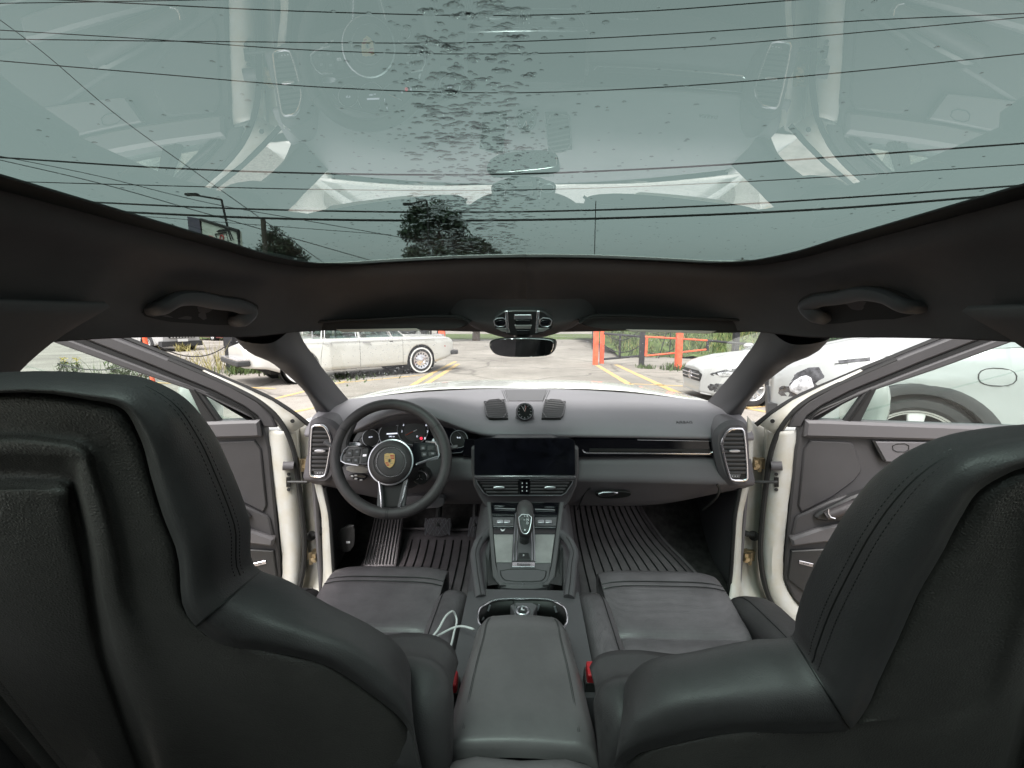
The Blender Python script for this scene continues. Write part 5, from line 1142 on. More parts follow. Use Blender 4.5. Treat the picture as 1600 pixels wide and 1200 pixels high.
# ================================================================ PARKED CARS
def lerpt(tab, x):
    for (a, va), (b, vb) in zip(tab, tab[1:]):
        if x <= b: 
            k = max(0, (x - a) / (b - a)); k = k * k * (3 - 2 * k) if len(tab) > 2 else k
            return va + (vb - va) * k
    return tab[-1][1]
def lin(tab, x):
    if x <= tab[0][0]: return tab[0][1]
    for (a, va), (b, vb) in zip(tab, tab[1:]):
        if x <= b: return va + (vb - va) * (x - a) / (b - a)
    return tab[-1][1]
def wheel(t, c, r, w_, style, side):
    wq = empty('wheel', t); wr = r * (.74 if style == 'five' else .66)
    M().lathe([(wr, -w_ / 2), (r * .93, -w_ / 2), (r, -w_ * .32), (r, w_ * .32), (r * .93, w_ / 2), (r * .80, w_ * .52), (wr, w_ * .45)], c, (0, side, 0), 40, True).build('tyre', 'tyre', wq)
    y = side * w_ * .38; q = M()
    if style == 'cap':
        M().lathe([(wr + .045, w_ * .505), (wr + .075, w_ * .525), (wr + .10, w_ * .51), (wr + .07, w_ * .50)], c, (0, side, 0), 40, True).build('white_stripe', 'white', wq)
        M().lathe([(wr * 1.02, w_ * .40), (wr * .98, w_ * .52), (wr * .85, w_ * .48), (wr * .62, w_ * .42), (wr * .60, w_ * .50), (wr * .40, w_ * .56), (wr * .36, w_ * .50), (wr * .22, w_ * .58), (0, w_ * .62)], c, (0, side, 0), 40).build('hub_cap', 'chrome', wq)
        for k in range(14):
            a = 2 * pi * k / 14; M().box((-.012, -.004, wr * .66), (.012, .004, wr * .84), Matrix.Translation(V(c) + V((0, side * w_ * .475, 0))) @ Matrix.Rotation(a, 4, 'Y')).build('slot', 'blk', wq)
    else:
        M().lathe([(0, -.02), (wr * .98, -.02), (wr * 1.02, w_ * .40), (wr * .94, w_ * .44), (wr * .90, -.01), (0, 0)], c, (0, side, 0), 40).build('rim', 'underbody' if style == 'five' else 'alloy', wq)
        M().lathe([(wr * .90, w_ * .40), (wr * .99, w_ * .46), (wr * 1.02, w_ * .40)], c, (0, side, 0), 40, True).build('rim_edge', 'alloy', wq)
        n_ = 5
        for k in range(n_):
            for dx in ((-.16, .16) if style == 'twin' else (0,)):
                a = 2 * pi * k / n_ + .3; wd = .07 if style == 'twin' else .17
                pts = [(dx * .5 - wd * .55, .10), (dx * .5 + wd * .55, .10), (dx * 1.3 + wd * (.7 if style == 'twin' else 1.1), .95), (dx * 1.3 - wd * (.7 if style == 'twin' else 1.1), .95)]
                pl = [V(c) + V((cos(a) * v * wr - sin(a) * u * wr, side * (w_ * .42 - .03 * (1 - v)), sin(a) * v * wr + cos(a) * u * wr)) for u, v in pts]
                M().plate(pl, (0, side, 0), .03, .006).build('spoke', 'alloy' if style == 'twin' else 'wheel_white', wq)
        M().lathe([(wr * .2, w_ * .30), (wr * .17, w_ * .44), (0, w_ * .46)], c, (0, side, 0), 20).build('hub', 'alloy', wq)
def vehicle(S):
    t = thing(S['name'], S['label'], S['cat'], S['loc'], S['rz'], S.get('group'))
    Lh = S['L'] / 2; body = S['body']; xs = set([-Lh, Lh])
    n_ = 84; X = [-Lh + 2 * Lh * i / n_ for i in range(n_ + 1)]
    X += [-Lh + .02, -Lh + .05, Lh - .02, Lh - .05]
    for xw in S['wheels']:
        for k in range(25): X.append(xw - S['ra'] + 2 * S['ra'] * k / 24)
        X += [xw - S['ra'] - .002, xw + S['ra'] + .002]
    X = sorted(set(round(x, 4) for x in X))
    def zlow(x):
        z = lin(S['sill'], x)
        for xw in S['wheels']:
            if abs(x - xw) < S['ra']: z = max(z, S['r'] + sqrt(S['ra'] ** 2 - (x - xw) ** 2))
        return z
    for side in (1, -1):
        g = []
        for x in X:
            hw = lin(S['hw'], x); zl, zb, zt = zlow(x), lin(S['belt'], x), lin(S['top'], x); row = []
            for k in range(9):
                u = k / 8; z = zl + (zb - zl) * u; h = (z - .2) / (zb - .2)
                y = hw * (1 - .10 * max(0, (.35 - h)) - .05 * max(0, h - .55) ** 1.2 - .045 * max(0, h - .93) / .07 + S.get('crease', .012) * math.exp(-((h - .78) / .05) ** 2))
                row.append(V((x, side * y, z)))
            ye = row[-1].y
            for k in range(1, 7): u = 1 - k / 6; row.append(V((x, ye * u, zb + (zt - zb) * (1 - u ** 2.6))))
            g.append(row)
        M().grid(g).build('body', body, t, ang=35, solid=.01, off=0)
        # end caps
        for row in (g[0], g[-1]): M().add(row + [V((row[0].x, 0, row[0].z))], [tuple(range(len(row) + 1))]).build('end_panel', body, t, smooth=False)
    M().box((-Lh + .5, -lin(S['hw'], 0) * .78, S.get('floor', .24)), (Lh - .5, lin(S['hw'], 0) * .78, .62)).build('underbody', 'underbody', t, smooth=False)
    for xw in S['wheels']:
        for side in (1, -1):
            M().lathe([(0, -.30), (S['ra'] + .005, -.30), (S['ra'] + .005, .0)], (xw, side * (lin(S['hw'], xw) - .03), S['r']), (0, side, 0), 28, cap=False).build('arch_liner', 'underbody', t)
            wheel(t, (xw, side * (lin(S['hw'], xw) - S['wd'] / 2 - .012), S['r']), S['r'], S['wd'], S['style'], side)
            if S.get('clad'):
                rr_ = S['ra']; hw = lin(S['hw'], xw)
                g = [[V((xw + (rr_ + e) * cos(a), side * (hw - .05 * max(0, sin(a)) * .3 + yy), S['r'] + (rr_ + e) * sin(a))) for a in [R(-8) + R(196) * k / 24 for k in range(25)]] for e, yy in ((-.02, -.04), (-.015, .022), (.03, .028), (.055, .020), (.062, -.02))]
                M().grid(g).build('arch_cladding', 'clad', t)
    # greenhouse
    gh = S['gh']; hb, ht = gh['hb'], gh['ht']; cols = gh['cols']          # (xb, xt) from windscreen to tail
    zb = lambda x: lin(S['belt'], x) - .005; zr = gh['zr']
    def bot(x, s): return V((x, s * hb, zb(x)))
    def topp(x, s): return V((x, s * ht, lin(zr, x) - .05))
    # roof
    x0, x1 = cols[0][1], cols[-1][1]; g = []
    for i in range(15):
        x = x0 + (x1 - x0) * i / 14; z = lin(zr, x)
        g.append([V((x, ht * u, z - .055 * abs(u) ** 3)) for u in [-1 + j / 7 for j in range(15)]])
    M().grid(g).build('roof', S.get('roofm', body), t, solid=.03, ang=60)
    gm = S.get('glass', 'car_glass')
    for s in (1, -1):
        for (i, w0) in gh['pillars']:
            a, b = cols[i]; m_ = S.get('pillm', body)
            pl = [bot(a - w0 / 2, s), bot(a + w0 / 2, s), topp(b + w0 * .4, s), topp(b - w0 * .4, s)]
            M().plate(pl, (0, s, .2), .04, .004).build('pillar', m_, t)
        for i in gh['win']:
            a, b = cols[i], cols[i + 1]
            pl = [bot(a[0], s), bot(b[0], s), topp(b[1], s), topp(a[1], s)]; pl = [p - V((0, s * .018, 0)) for p in pl]
            if (pl[2] - pl[3]).length < .02: pl = pl[:3]
            M().add(pl, [tuple(range(len(pl)))]).build('window_glass', gm, t, smooth=False)
            M().tube(rnd([p + V((0, s * .02, 0)) for p in pl], 1, q=.08), .009, 5, closed=True).build('window_trim', S.get('trimm', 'clad'), t)
    a, b = cols[0]
    q = M(); q.grid([[V((a + .10 * (1 - u * u), hb * u * .98, zb(a) + .01)) for u in [-1 + i / 5 for i in range(11)]], [V((b + .04 * (1 - u * u), ht * u * .98, lin(zr, b) - .01 - .05 * abs(u) ** 3)) for u in [-1 + i / 5 for i in range(11)]]]); q.build('windscreen', gm, t)
    a, b = cols[-1]
    q = M(); q.grid([[V((a - .06 * (1 - u * u), hb * u * .98, zb(a) + .01)) for u in [-1 + i / 5 for i in range(11)]], [V((b - .04 * (1 - u * u), ht * u * .98, lin(zr, b) - .01 - .05 * abs(u) ** 3)) for u in [-1 + i / 5 for i in range(11)]]]); q.build('rear_window', gm, t)
    # seats inside
    for x in S['seats']:
        for s in (1, -1):
            q = M().box((x - .10, s * .38 - .24, .45), (x + .06, s * .38 + .24, S['seatz'])).box((x - .08, s * .38 - .13, S['seatz'] + .02), (x + .02, s * .38 + .13, S['seatz'] + .20)); o = q.build('seat', S.get('seatm', 'clad'), t, smooth=False, kind='stuff')
            del o['kind']; bv = o.modifiers.new('b', 'BEVEL'); bv.width = .05; bv.segments = 3
    M().box((-Lh * .5, -hb * .9, .35), (Lh * .4, hb * .9, .50)).build('cabin_floor', 'underbody', t, smooth=False)
    M().box((cols[0][0] - .5, -hb * .93, .6), (cols[0][0] + .05, hb * .93, zb(cols[0][0]) - .02)).build('dashboard', 'underbody', t, smooth=False)
    # door gaps, sill strip, handles
    for s in (1, -1):
        for x, xt in S['gaps']:
            pts = []
            for k in range(13):
                z = .30 + (zb(x) - .32) * k / 12; xx = x + (xt - x) * (k / 12) ** 2; hw = lin(S['hw'], xx); h = (z - .2) / (zb(xx) - .2)
                y = hw * (1 - .10 * max(0, (.35 - h)) - .05 * max(0, h - .55) ** 1.2 - .045 * max(0, h - .93) / .07 + S.get('crease', .012) * math.exp(-((h - .78) / .05) ** 2))
                pts.append(V((xx, s * (y + .0055), z)))
            M().tube(pts, .0035, 4).build('door_gap', 'blk', t)
        for x in S.get('handles', ()):
            hw = lin(S['hw'], x); z = zb(x) - S.get('hz', .13)
            M().tube([V((x - .10, s * (hw * .985 + .0), z)), V((x - .08, s * (hw * .985 + .03), z)), V((x + .08, s * (hw * .985 + .03), z)), V((x + .10, s * (hw * .985), z))], .010, 6).build('door_handle', S.get('handlem', 'chrome'), t)
        if 'strip' in S:
            z0, m_ = S['strip']; M().tube([V((x, s * (lin(S['hw'], x) * .998 + .004), z0)) for x in [-Lh * .93 + i * Lh * 1.86 / 30 for i in range(31)]], .006, 5).build('side_strip', m_, t)
        if 'mirror' in S:
            x, z, m_ = S['mirror']; hw = lin(S['hw'], x)
            mm = M().lathe([(0, -.10), (.05, -.085), (.085, -.03), (.09, .03), (.07, .07), (0, .075)], (x, s * (hw + .08), z), (-1, 0, 0), 18); mm.v = [(v[0], v[1], z + (v[2] - z) * .72) for v in mm.v]; mm.v = [(v[0], s * (hw + .08) + (v[1] - s * (hw + .08)) * 1.35, v[2]) for v in mm.v]
            mm.build('wing_mirror', m_, t)
    return t
def onside(S, x, z, s, lift=.006):
    hw = lin(S['hw'], x); zb = lin(S['belt'], x); h = (z - .2) / (zb - .2)
    y = hw * (1 - .10 * max(0, (.35 - h)) - .05 * max(0, h - .55) ** 1.2 - .045 * max(0, h - .93) / .07 + S.get('crease', .012) * math.exp(-((h - .78) / .05) ** 2))
    return V((x, s * (y + lift), z))
def patch(t, S, pts, s, name, m_, lift=.008):                 # a panel that follows the curved body side
    pts = rnd(pts, 1); cx = sum(p[0] for p in pts) / len(pts); cz = sum(p[1] for p in pts) / len(pts); rows = []
    for k, lf in ((1.03, -.01), (1, lift * .7), (.94, lift), (.75, lift), (.5, lift), (.25, lift), (.01, lift)): rows.append([onside(S, cx + (x - cx) * k, cz + (z - cz) * k, s, lf) for x, z in pts])
    M().grid(rows, closed_v=True).build(name, m_, t, ang=60)
def side_plate(t, S, pts, s, name, m_, lift=.006, th=.02):
    M().plate([onside(S, x, z, s, lift) for x, z in pts], (0, s, 0), th, .003).build(name, m_, t)
# --- old cream saloon, front-left
RA = dict(name='vintage_saloon', label='long cream vintage saloon with whitewall tyres parked ahead on the left', cat='car', L=5.2, body='car_cream', r=.36, ra=.42, wd=.22, style='cap',
    wheels=(1.52, -1.53), sill=[(-2.6, .42), (-2.2, .38), (-1.9, .27), (1.9, .27), (2.3, .36), (2.6, .46)],
    hw=[(-2.6, .78), (-2.3, .88), (-1.5, .91), (1.6, .91), (2.3, .86), (2.6, .80)],
    belt=[(-2.6, .78), (-2.2, .90), (-1.2, .98), (.9, .99), (2.2, .96), (2.5, .93), (2.6, .86)], top=[(-2.6, .84), (-2.3, .97), (-1.4, 1.02), (.9, 1.02), (2.2, 1.01), (2.5, .98), (2.6, .90)], crease=.006,
    gh=dict(hb=.80, ht=.66, zr=[(-1.6, 1.42), (-1.2, 1.50), (.3, 1.52), (.7, 1.47)], cols=[(1.12, .62), (.75, .55), (.68, .50), (-.12, -.12), (-.20, -.20), (-.95, -.86), (-1.02, -.92), (-1.22, -1.15), (-1.75, -1.45)], pillars=((0, .05), (1, .03), (3, .05), (6, .03), (8, .30)), win=(0, 2, 4, 6)),
    gaps=((.98, .98), (-.16, -.16), (-1.1, -1.0)), handles=(.02, -.92), hz=.10, strip=(.915, 'satin'), trimm='chrome', seats=(.1, -.8), seatz=1.08, seatm='seat_tan')
pf, pr = G(665, 583), G(464, 601)
dv = (pf - pr).normalized(); midp = pf.lerp(pr, .5) + V((-dv.y, dv.x, 0)) * .90
RA['loc'] = (midp.x, midp.y, 0); RA['rz'] = atan2(dv.y, dv.x)
ra = vehicle(RA)
for x0, x1 in ((2.50, 2.74), (-2.76, -2.50)): 
    M().box((x0, -.88, .46), (x1, .88, .58)).build('bumper', 'clad', ra, smooth=False).modifiers.new('b', 'BEVEL').width = .025
    M().box((x0 + .01, -.86, .58), (x1 - .01, .86, .60)).build('bumper_strip', 'chrome', ra, smooth=False)
for s in (1, -1):
    side_plate(ra, RA, [(2.28, .68), (2.42, .68), (2.42, .73), (2.28, .73)], s, 'side_marker', 'lens_red'); side_plate(ra, RA, [(-2.40, .68), (-2.26, .68), (-2.26, .74), (-2.40, .74)], s, 'side_marker', 'lens_red')
    side_plate(ra, RA, [(.62, .87), (.72, .87), (.72, .90), (.62, .90)], s, 'side_vent', 'clad')
    M().lathe([(0, .03), (.08, .02), (.09, 0)], (2.6, s * .58, .80), (1, 0, 0), 20).build('headlight', 'lens', ra)
M().box((2.58, -.28, .56), (2.66, .28, 1.02)).build('grille_shell', 'chrome', ra, smooth=False)
for k in range(11): M().box((2.655, -.24 + .045 * k, .58), (2.67, -.225 + .045 * k, .96)).build('grille_bar', 'satin', ra, smooth=False)
# --- white saloon, right
RB = dict(name='white_saloon', label='glossy white saloon with dark mesh intakes facing left beyond the right door', cat='car', L=4.7, body='car_white', r=.335, ra=.375, wd=.23, style='twin',
    wheels=(1.55, -1.29), sill=[(-2.35, .34), (-2.0, .24), (1.9, .20), (2.2, .18), (2.35, .20)],
    hw=[(-2.35, .62), (-2.15, .80), (-1.4, .90), (1.5, .90), (1.95, .84), (2.2, .66), (2.35, .40)],
    belt=[(-2.35, .92), (-1.6, 1.0), (.3, .94), (1.0, .90), (1.7, .82), (2.1, .74), (2.3, .66), (2.35, .62)], top=[(-2.35, .96), (-1.5, 1.08), (.3, 1.0), (1.0, .99), (1.7, .91), (2.1, .82), (2.3, .72), (2.35, .66)], crease=.014,
    gh=dict(hb=.82, ht=.58, zr=[(-1.6, 1.25), (-.9, 1.40), (-.1, 1.45), (.4, 1.40)], cols=[(1.05, .25), (.80, .15), (-.18, -.25), (-.30, -.36), (-1.05, -.98), (-1.85, -1.25)], pillars=((0, .06), (2, .10), (5, .22)), win=(0, 2, 3) and (1, 3, 4)),
    gaps=((.95, .90), (-.22, -.25), (-1.15, -1.30)), handles=(-.02, -.95), hz=.16, mirror=(.72, 1.03, 'car_white'), seats=(-.15, -1.0), seatz=1.0, pillm='car_dark', handlem='car_white')
wf = G(1172, 636); RB['rz'] = R(180 + 1.8)
e = V((cos(RB['rz']), sin(RB['rz']), 0)); nrm = V((-e.y, e.x, 0)); cc_ = wf - e * 1.55 * .89 + V((0, .86 * .89, 0)); RB['loc'] = (cc_.x, cc_.y, 0)
rb = vehicle(RB); rb.scale = (.89, .89, .89)
for s in (1, -1):
    patch(rb, RB, [(1.58, .70), (1.75, .735), (2.0, .705), (2.20, .625), (2.26, .57), (2.12, .53), (1.92, .565), (1.72, .63)], s, 'headlight', 'lens_dark', .008)
    patch(rb, RB, [(1.86, .66), (2.04, .65), (2.17, .605), (2.10, .57), (1.96, .59)], s, 'lamp_reflector', 'lens', .012)
    patch(rb, RB, [(1.64, .685), (1.78, .705), (1.80, .65), (1.72, .65)], s, 'lamp_reflector', 'lens_amber', .012)
    patch(rb, RB, [(1.98, .42), (2.22, .42), (2.28, .34), (2.22, .25), (2.06, .26), (1.98, .33)], s, 'air_intake', 'lens_dark', .010)
    M().tube([onside(RB, x, z, s, .010) for x, z in ((1.90, .205), (2.1, .195), (2.25, .19), (2.33, .20))], .014, 6).build('bumper_lip', 'car_white', rb)
    M().tube([onside(RB, x, .30, s, .012) for x in (-.95, -.4, .2, .8, 1.05)], .022, 6).build('sill_skirt', 'car_white', rb)
M().plate([V((2.362, y, z)) for y, z in ((-.42, .42), (.42, .42), (.46, .56), (.36, .62), (-.36, .62), (-.46, .56))], (1, 0, 0), .03).build('grille', 'blk', rb)
for z in (.48, .55): M().tube([V((2.372, -.42, z)), V((2.372, .42, z))], .012, 6).build('grille_bar', 'chrome', rb)
M().lathe([(.07, -.005), (.085, .0), (.085, .012), (.07, .014)], (2.37, 0, .52), (1, 0, 0), 24, True).build('grille_badge', 'chrome', rb)
for k in range(3): a = 2 * pi * k / 3; M().tube([V((2.38, 0, .52)), V((2.38, .075 * sin(a), .52 + .075 * cos(a)))], .008, 5).build('badge_ray', 'chrome', rb)
# --- silver electric SUV close on the right
RC = dict(name='silver_hatchback', label='silver SUV close beyond the right door window with black wheel arch cladding', cat='car', L=4.75, body='car_silver', r=.37, ra=.405, wd=.25, style='five', clad=True,
    wheels=(1.52, -1.4), sill=[(-2.37, .40), (-1.9, .30), (1.8, .30), (2.2, .32), (2.37, .40)],
    hw=[(-2.37, .72), (-2.1, .88), (-1.4, .96), (1.5, .96), (2.0, .88), (2.25, .72), (2.37, .52)],
    belt=[(-2.37, 1.08), (-1.0, 1.16), (.5, 1.12), (1.2, 1.07), (1.8, 1.0), (2.2, .90), (2.37, .78)], top=[(-2.37, 1.12), (-1.0, 1.2), (.5, 1.19), (1.2, 1.15), (1.8, 1.08), (2.2, .97), (2.37, .84)], crease=.012,
    gh=dict(hb=.86, ht=.64, zr=[(-1.9, 1.55), (-.9, 1.66), (-.1, 1.68), (.4, 1.62)], cols=[(1.0, .2), (.75, .1), (-.2, -.25), (-.32, -.36), (-1.1, -1.05), (-2.1, -1.8)], pillars=((0, .07), (2, .10), (4, .10), (5, .25)), win=(1, 3, 4)),
    gaps=((.82, .80), (-.25, -.28), (-1.2, -1.35)), handles=(-.05, -1.0), hz=.18, mirror=(.70, 1.20, 'car_silver'), seats=(-.15, -1.1), seatz=1.15, pillm='car_dark', handlem='car_silver')
RC['rz'] = R(153); wc = P(1430, 690, 3.05); e = V((cos(R(153)), sin(R(153)), 0)); nrm = V((-e.y, e.x, 0)); cc_ = V((wc.x, wc.y, 0)) - e * 1.52 - nrm * .95; RC['loc'] = (cc_.x, cc_.y, .17)
rc = vehicle(RC); tag(M().plate([V((cc_.x, cc_.y, .17)) + e * a + nrm * b for a, b in ((2.7, 1.3), (2.7, -1.3), (-2.7, -1.3), (-2.7, 1.3))], (0, 0, 1), .19, .01).build('concrete_pad', 'concrete_curb'), kind='structure')
for s in (1, -1):
    patch(rc, RC, [(2.02, .66), (2.06, .90), (2.18, .88), (2.33, .72), (2.34, .62), (2.16, .58)], s, 'headlight', 'lens_dark', .010)
    patch(rc, RC, [(2.10, .72), (2.14, .84), (2.22, .80), (2.28, .70), (2.18, .66)], s, 'lamp_reflector', 'lens', .016)
    M().tube([onside(RC, x, z, s, .006) for x, z in rnd([(1.09, .84), (1.26, .84), (1.26, .95), (1.09, .95)], 2)], .0035, 4, closed=True).build('charge_flap_joint', 'clad', rc)
    M().tube([onside(RC, x, z, s, .006) for x, z in ((2.0, .93), (1.7, 1.0), (1.3, 1.06), (.85, 1.10))], .003, 4).build('bonnet_gap', 'clad', rc)
    M().plate([onside(RC, x, z, s, .010) for x, z in ((1.80, .99), (1.98, .955), (1.97, .935), (1.80, .965))], (0, s, 0), .01, .002).build('wing_vent', 'lens_dark', rc)
    M().tube([onside(RC, x, .40, s, .012) for x in (-1.0, -.4, .2, .8, .93)], .05, 8, flat=1.2).build('sill_cladding', 'clad', rc)
    M().tube([V((.85, s * .70, 1.17)), V((.75, s * .35, 1.22)), V((.72, s * .05, 1.24))], .010, 6).build('wiper', 'blk', rc)
M().box((2.2, -.6, .40), (2.40, .6, .56)).build('lower_grille', 'clad', rc, smooth=False)
# --- white pickup far left, dark cars further off
RD = dict(name='white_crossover', label='white crossover far off on the left with black lower bumper and arches', cat='car', L=5.0, body='car_white', r=.36, ra=.42, wd=.24, style='twin', clad=True,
    wheels=(1.55, -1.6), sill=[(-2.5, .35), (-1.9, .25), (1.8, .25), (2.2, .30), (2.5, .45)],
    hw=[(-2.5, .84), (-2.1, .93), (1.5, .95), (2.1, .92), (2.4, .84), (2.5, .78)], belt=[(-2.5, 1.08), (.9, 1.10), (2.1, 1.05), (2.45, 1.0), (2.5, .95)], top=[(-2.5, 1.10), (.9, 1.2), (2.1, 1.15), (2.45, 1.08), (2.5, 1.0)], crease=.01,
    gh=dict(hb=.84, ht=.66, zr=[(-1.0, 1.78), (.6, 1.80)], cols=[(1.0, .35), (.75, .25), (-.1, -.15), (-.2, -.25), (-1.0, -1.0)], pillars=((0, .08), (2, .10), (4, .2)), win=(1, 3)),
    gaps=((.9, .9), (-.15, -.15)), handles=(0, -.9), mirror=(.7, 1.2, 'car_dark'), seats=(0,), seatz=1.2, pillm='car_dark')
p_ = G(236, 549); RD['loc'] = (p_.x - 1.1, p_.y + 1.3, 0); RD['rz'] = R(-22)
rd = vehicle(RD)
M().box((2.30, -.88, .22), (2.56, .88, .46)).build('bumper', 'clad', rd, smooth=False); M().box((2.50, -.55, .60), (2.55, .55, .86)).build('grille', 'blk', rd, smooth=False)
for k in range(8): M().box((2.555, -.5 + .13 * k, .61), (2.575, -.43 + .13 * k, .85)).build('grille_bar', 'alloy', rd, smooth=False)
for s in (1, -1): M().box((2.48, s * .70 - .10, .80), (2.54, s * .70 + .10, .98)).build('headlight', 'lens_dark', rd, smooth=False)
M().box((2.56, -.22, .44), (2.58, .22, .56)).build('number_plate', 'white', rd, smooth=False)
def small(px, py, rz, label, col, name='hatchback'):
    D = dict(RB); D.update(name=name, label=label, body=col, style='twin', group=None); p = G(px, py); D['loc'] = (p.x, p.y, 0); D['rz'] = rz; return vehicle(D)
small(628, 527, R(2), 'dark car mostly hidden behind the bonnet of the cream saloon', 'car_dark', 'dark_saloon')
small(336, 531, R(-30), 'small dark red car far off beyond the weeds', 'car_red', 'dark_red_car')

# ================================================================ SEEN THROUGH THE GLASS ROOF
def tree(px, pyb_top, Y, wpx, label, seed, conif=False):
    topp_ = P(px, pyb_top, Y); h = topp_.z; w_ = wpx / 700 * Y
    rr = random.Random(seed); t = thing('tree', label, 'tree', (topp_.x, Y, 0))
    M().tube([V((0, 0, 0)), V((.1, 0, h * .4)), V((0, 0, h * .93))], [.28, .2, .04], 8).build('trunk', 'bark', t)
    q = M(); lq = M()
    for k in range(46):
        z0 = h * rr.uniform(.25, .9); a = rr.uniform(0, 2 * pi); ll = w_ * .5 * (1 - ((z0 / h - .35) / .68) ** 2 if z0 > h * .35 else .85) * rr.uniform(.6, 1.08); ll = max(ll, .5)
        e = V((cos(a) * ll, sin(a) * ll, z0 + ll * rr.uniform(.15, .5))); e.z = min(e.z, h * .99)
        lq.tube([V((0, 0, z0)), V((e.x * .5, e.y * .5, (z0 + e.z) / 2 + .1)), e], [.07, .045, .015], 5)
        for j in range(5):
            c = V((0, 0, z0)).lerp(e, rr.uniform(.45, 1.03)); rad = rr.uniform(.3, .65)
            leaves(70, lambda r: c + V((r.gauss(0, rad * .5), r.gauss(0, rad * .5), r.gauss(0, rad * .38))), .14, rr.randint(0, 9999), .5, q)
    for j in range(8): leaves(60, lambda r: V((r.gauss(0, .25 + .12 * j), r.gauss(0, .25 + .12 * j), h * (1.0 - .035 * j) + r.gauss(0, .12))), .14, 77 + j, .5, q)
    lq.build('limbs', 'bark', t); q.build('crown', 'needles', t, smooth=False)
tree(684, 316, 30, 165, 'tall ragged dark tree ahead, left of the roof centre', 3)
tree(742, 374, 31, 110, 'lower dark tree merging into the right side of the tall one', 8)
tree(430, 357, 40, 96, 'round dark tree behind the utility pole, ahead on the left', 5)
tree(268, 352, 60, 60, 'far small tree at the left edge of the roof opening', 6)
def pole(px, py, Y, r, label, m_='pole_wood', arms=()):
    tp = P(px, py, Y); t = thing('utility_pole' if r > .08 else 'thin_pole', label, 'pole', (tp.x, Y, 0))
    M().tube([V((0, 0, 0)), V((0, 0, tp.z))], [r * 1.2, r], 10).build('shaft', m_, t)
    for dz, l in arms: M().box((-l, -.05, tp.z - dz - .06), (l, .05, tp.z - dz + .06)).build('crossarm', m_, t, smooth=False)
    return t
pole(411, 343, 34, .17, 'wooden utility pole in front of the round tree'); 
pole(1160, 403, 60, .12, 'tiny distant pole at the right end of the roof opening', arms=((.3, .8), (.8, .5)))
vp = P(931, 314, 22); tag(M().tube([V((vp.x, 22, 0)), V((vp.x, 22, vp.z))], .02, 6).build('guy_rod', 'wire'), 'thin straight vertical rod right of the roof centre', 'rod')
def lamp(pts, Y, label):
    q = [P(x, y, Y) for x, y in pts]; t = thing('street_lamp', label, 'street lamp', (q[-1].x, Y, 0)); ORG[t.name] = V((q[-1].x, Y, 0))
    M().tube([V((q[-1].x, Y, 0)), q[-1], q[-2]], .06, 8).build('shaft', 'wire', t)
    M().tube(q[:-1], .05, 6).build('arm', 'wire', t); M().box((-.35, -.12, -.06), (.35, .12, .06), Matrix.Translation(q[0])).build('lamp_head', 'wire', t, smooth=False)
lamp([(300, 304), (346, 312), (355, 352)], 26, 'tall thin street lamp above the billboard'); lamp([(639, 319), (666, 313), (668, 322)], 28, 'small lamp arm beside the top of the tall tree')
# billboard
def board():
    Y = 25; A, B, Cc, D_ = P(314, 343, Y), P(372, 361, Y - 3), P(376, 392, Y - 3), P(318, 392, Y)
    t = thing('billboard', 'angled pale billboard with a dark side panel and a red 0 in stacked frames', 'billboard', (A.x, Y, 0)); ORG[t.name] = V((A.x, Y, 0))
    n_ = (B - A).cross(D_ - A).normalized(); n_ = n_ if n_.y < 0 else -n_
    A2, B2 = V(A), V(B); Cc = V((B.x, B.y, 1.42 + 2.2)); D_ = V((A.x, A.y, 1.42 + 2.6))
    M().plate([A2, B2, Cc, D_], n_, .15, .02).build('panel', 'sign_pale', t)
    M().tube([A2, B2, Cc, D_], .09, 6, closed=True).build('frame', 'wire', t)
    E = P(292, 338, Y + 1.2); Fp = V((E.x, E.y, D_.z)); n2 = V((-.3, -1, 0))
    M().plate([E, A2 + V((-.03, 0, .05)), D_ + V((-.03, 0, 0)), Fp], n2, .15, .02).build('side_panel', 'sign_dark', t)
    for (x, z) in ((.3, 0), (.7, 0)): M().tube([A.lerp(B, x) - n_ * .3 + V((0, 0, -.2)), V((A.lerp(B, x).x, A.lerp(B, x).y + .3, 0))], .12, 8).build('post', 'wire', t)
    pn = A2 + n_ * .04
    def on(lst): return PTS(lst, pn, n_)
    for pts in ([(336, 366), (353, 363), (357, 378), (342, 380)], [(339, 362), (356, 360), (361, 376)], [(341, 360), (357, 358), (364, 374)]):
        M().tube(on(pts), .03, 5, closed=len(pts) == 4).build('logo_frame', 'wire', t)
    for pts in ([(327, 368), (334, 371)], [(328, 372), (335, 375)], [(330, 376), (336, 378)]): M().tube(on(pts), .02, 4).build('logo_stroke', 'crest_red', t)
    M().tube(on(circ((346.5, 371.5), 2.6, 14, 4.2)), .032, 5, closed=True).build('logo_digit', 'crest_red', t)
mat('sign_pale', (.55, .55, .50), .6); mat('sign_dark', (.05, .035, .07), .5)
board()
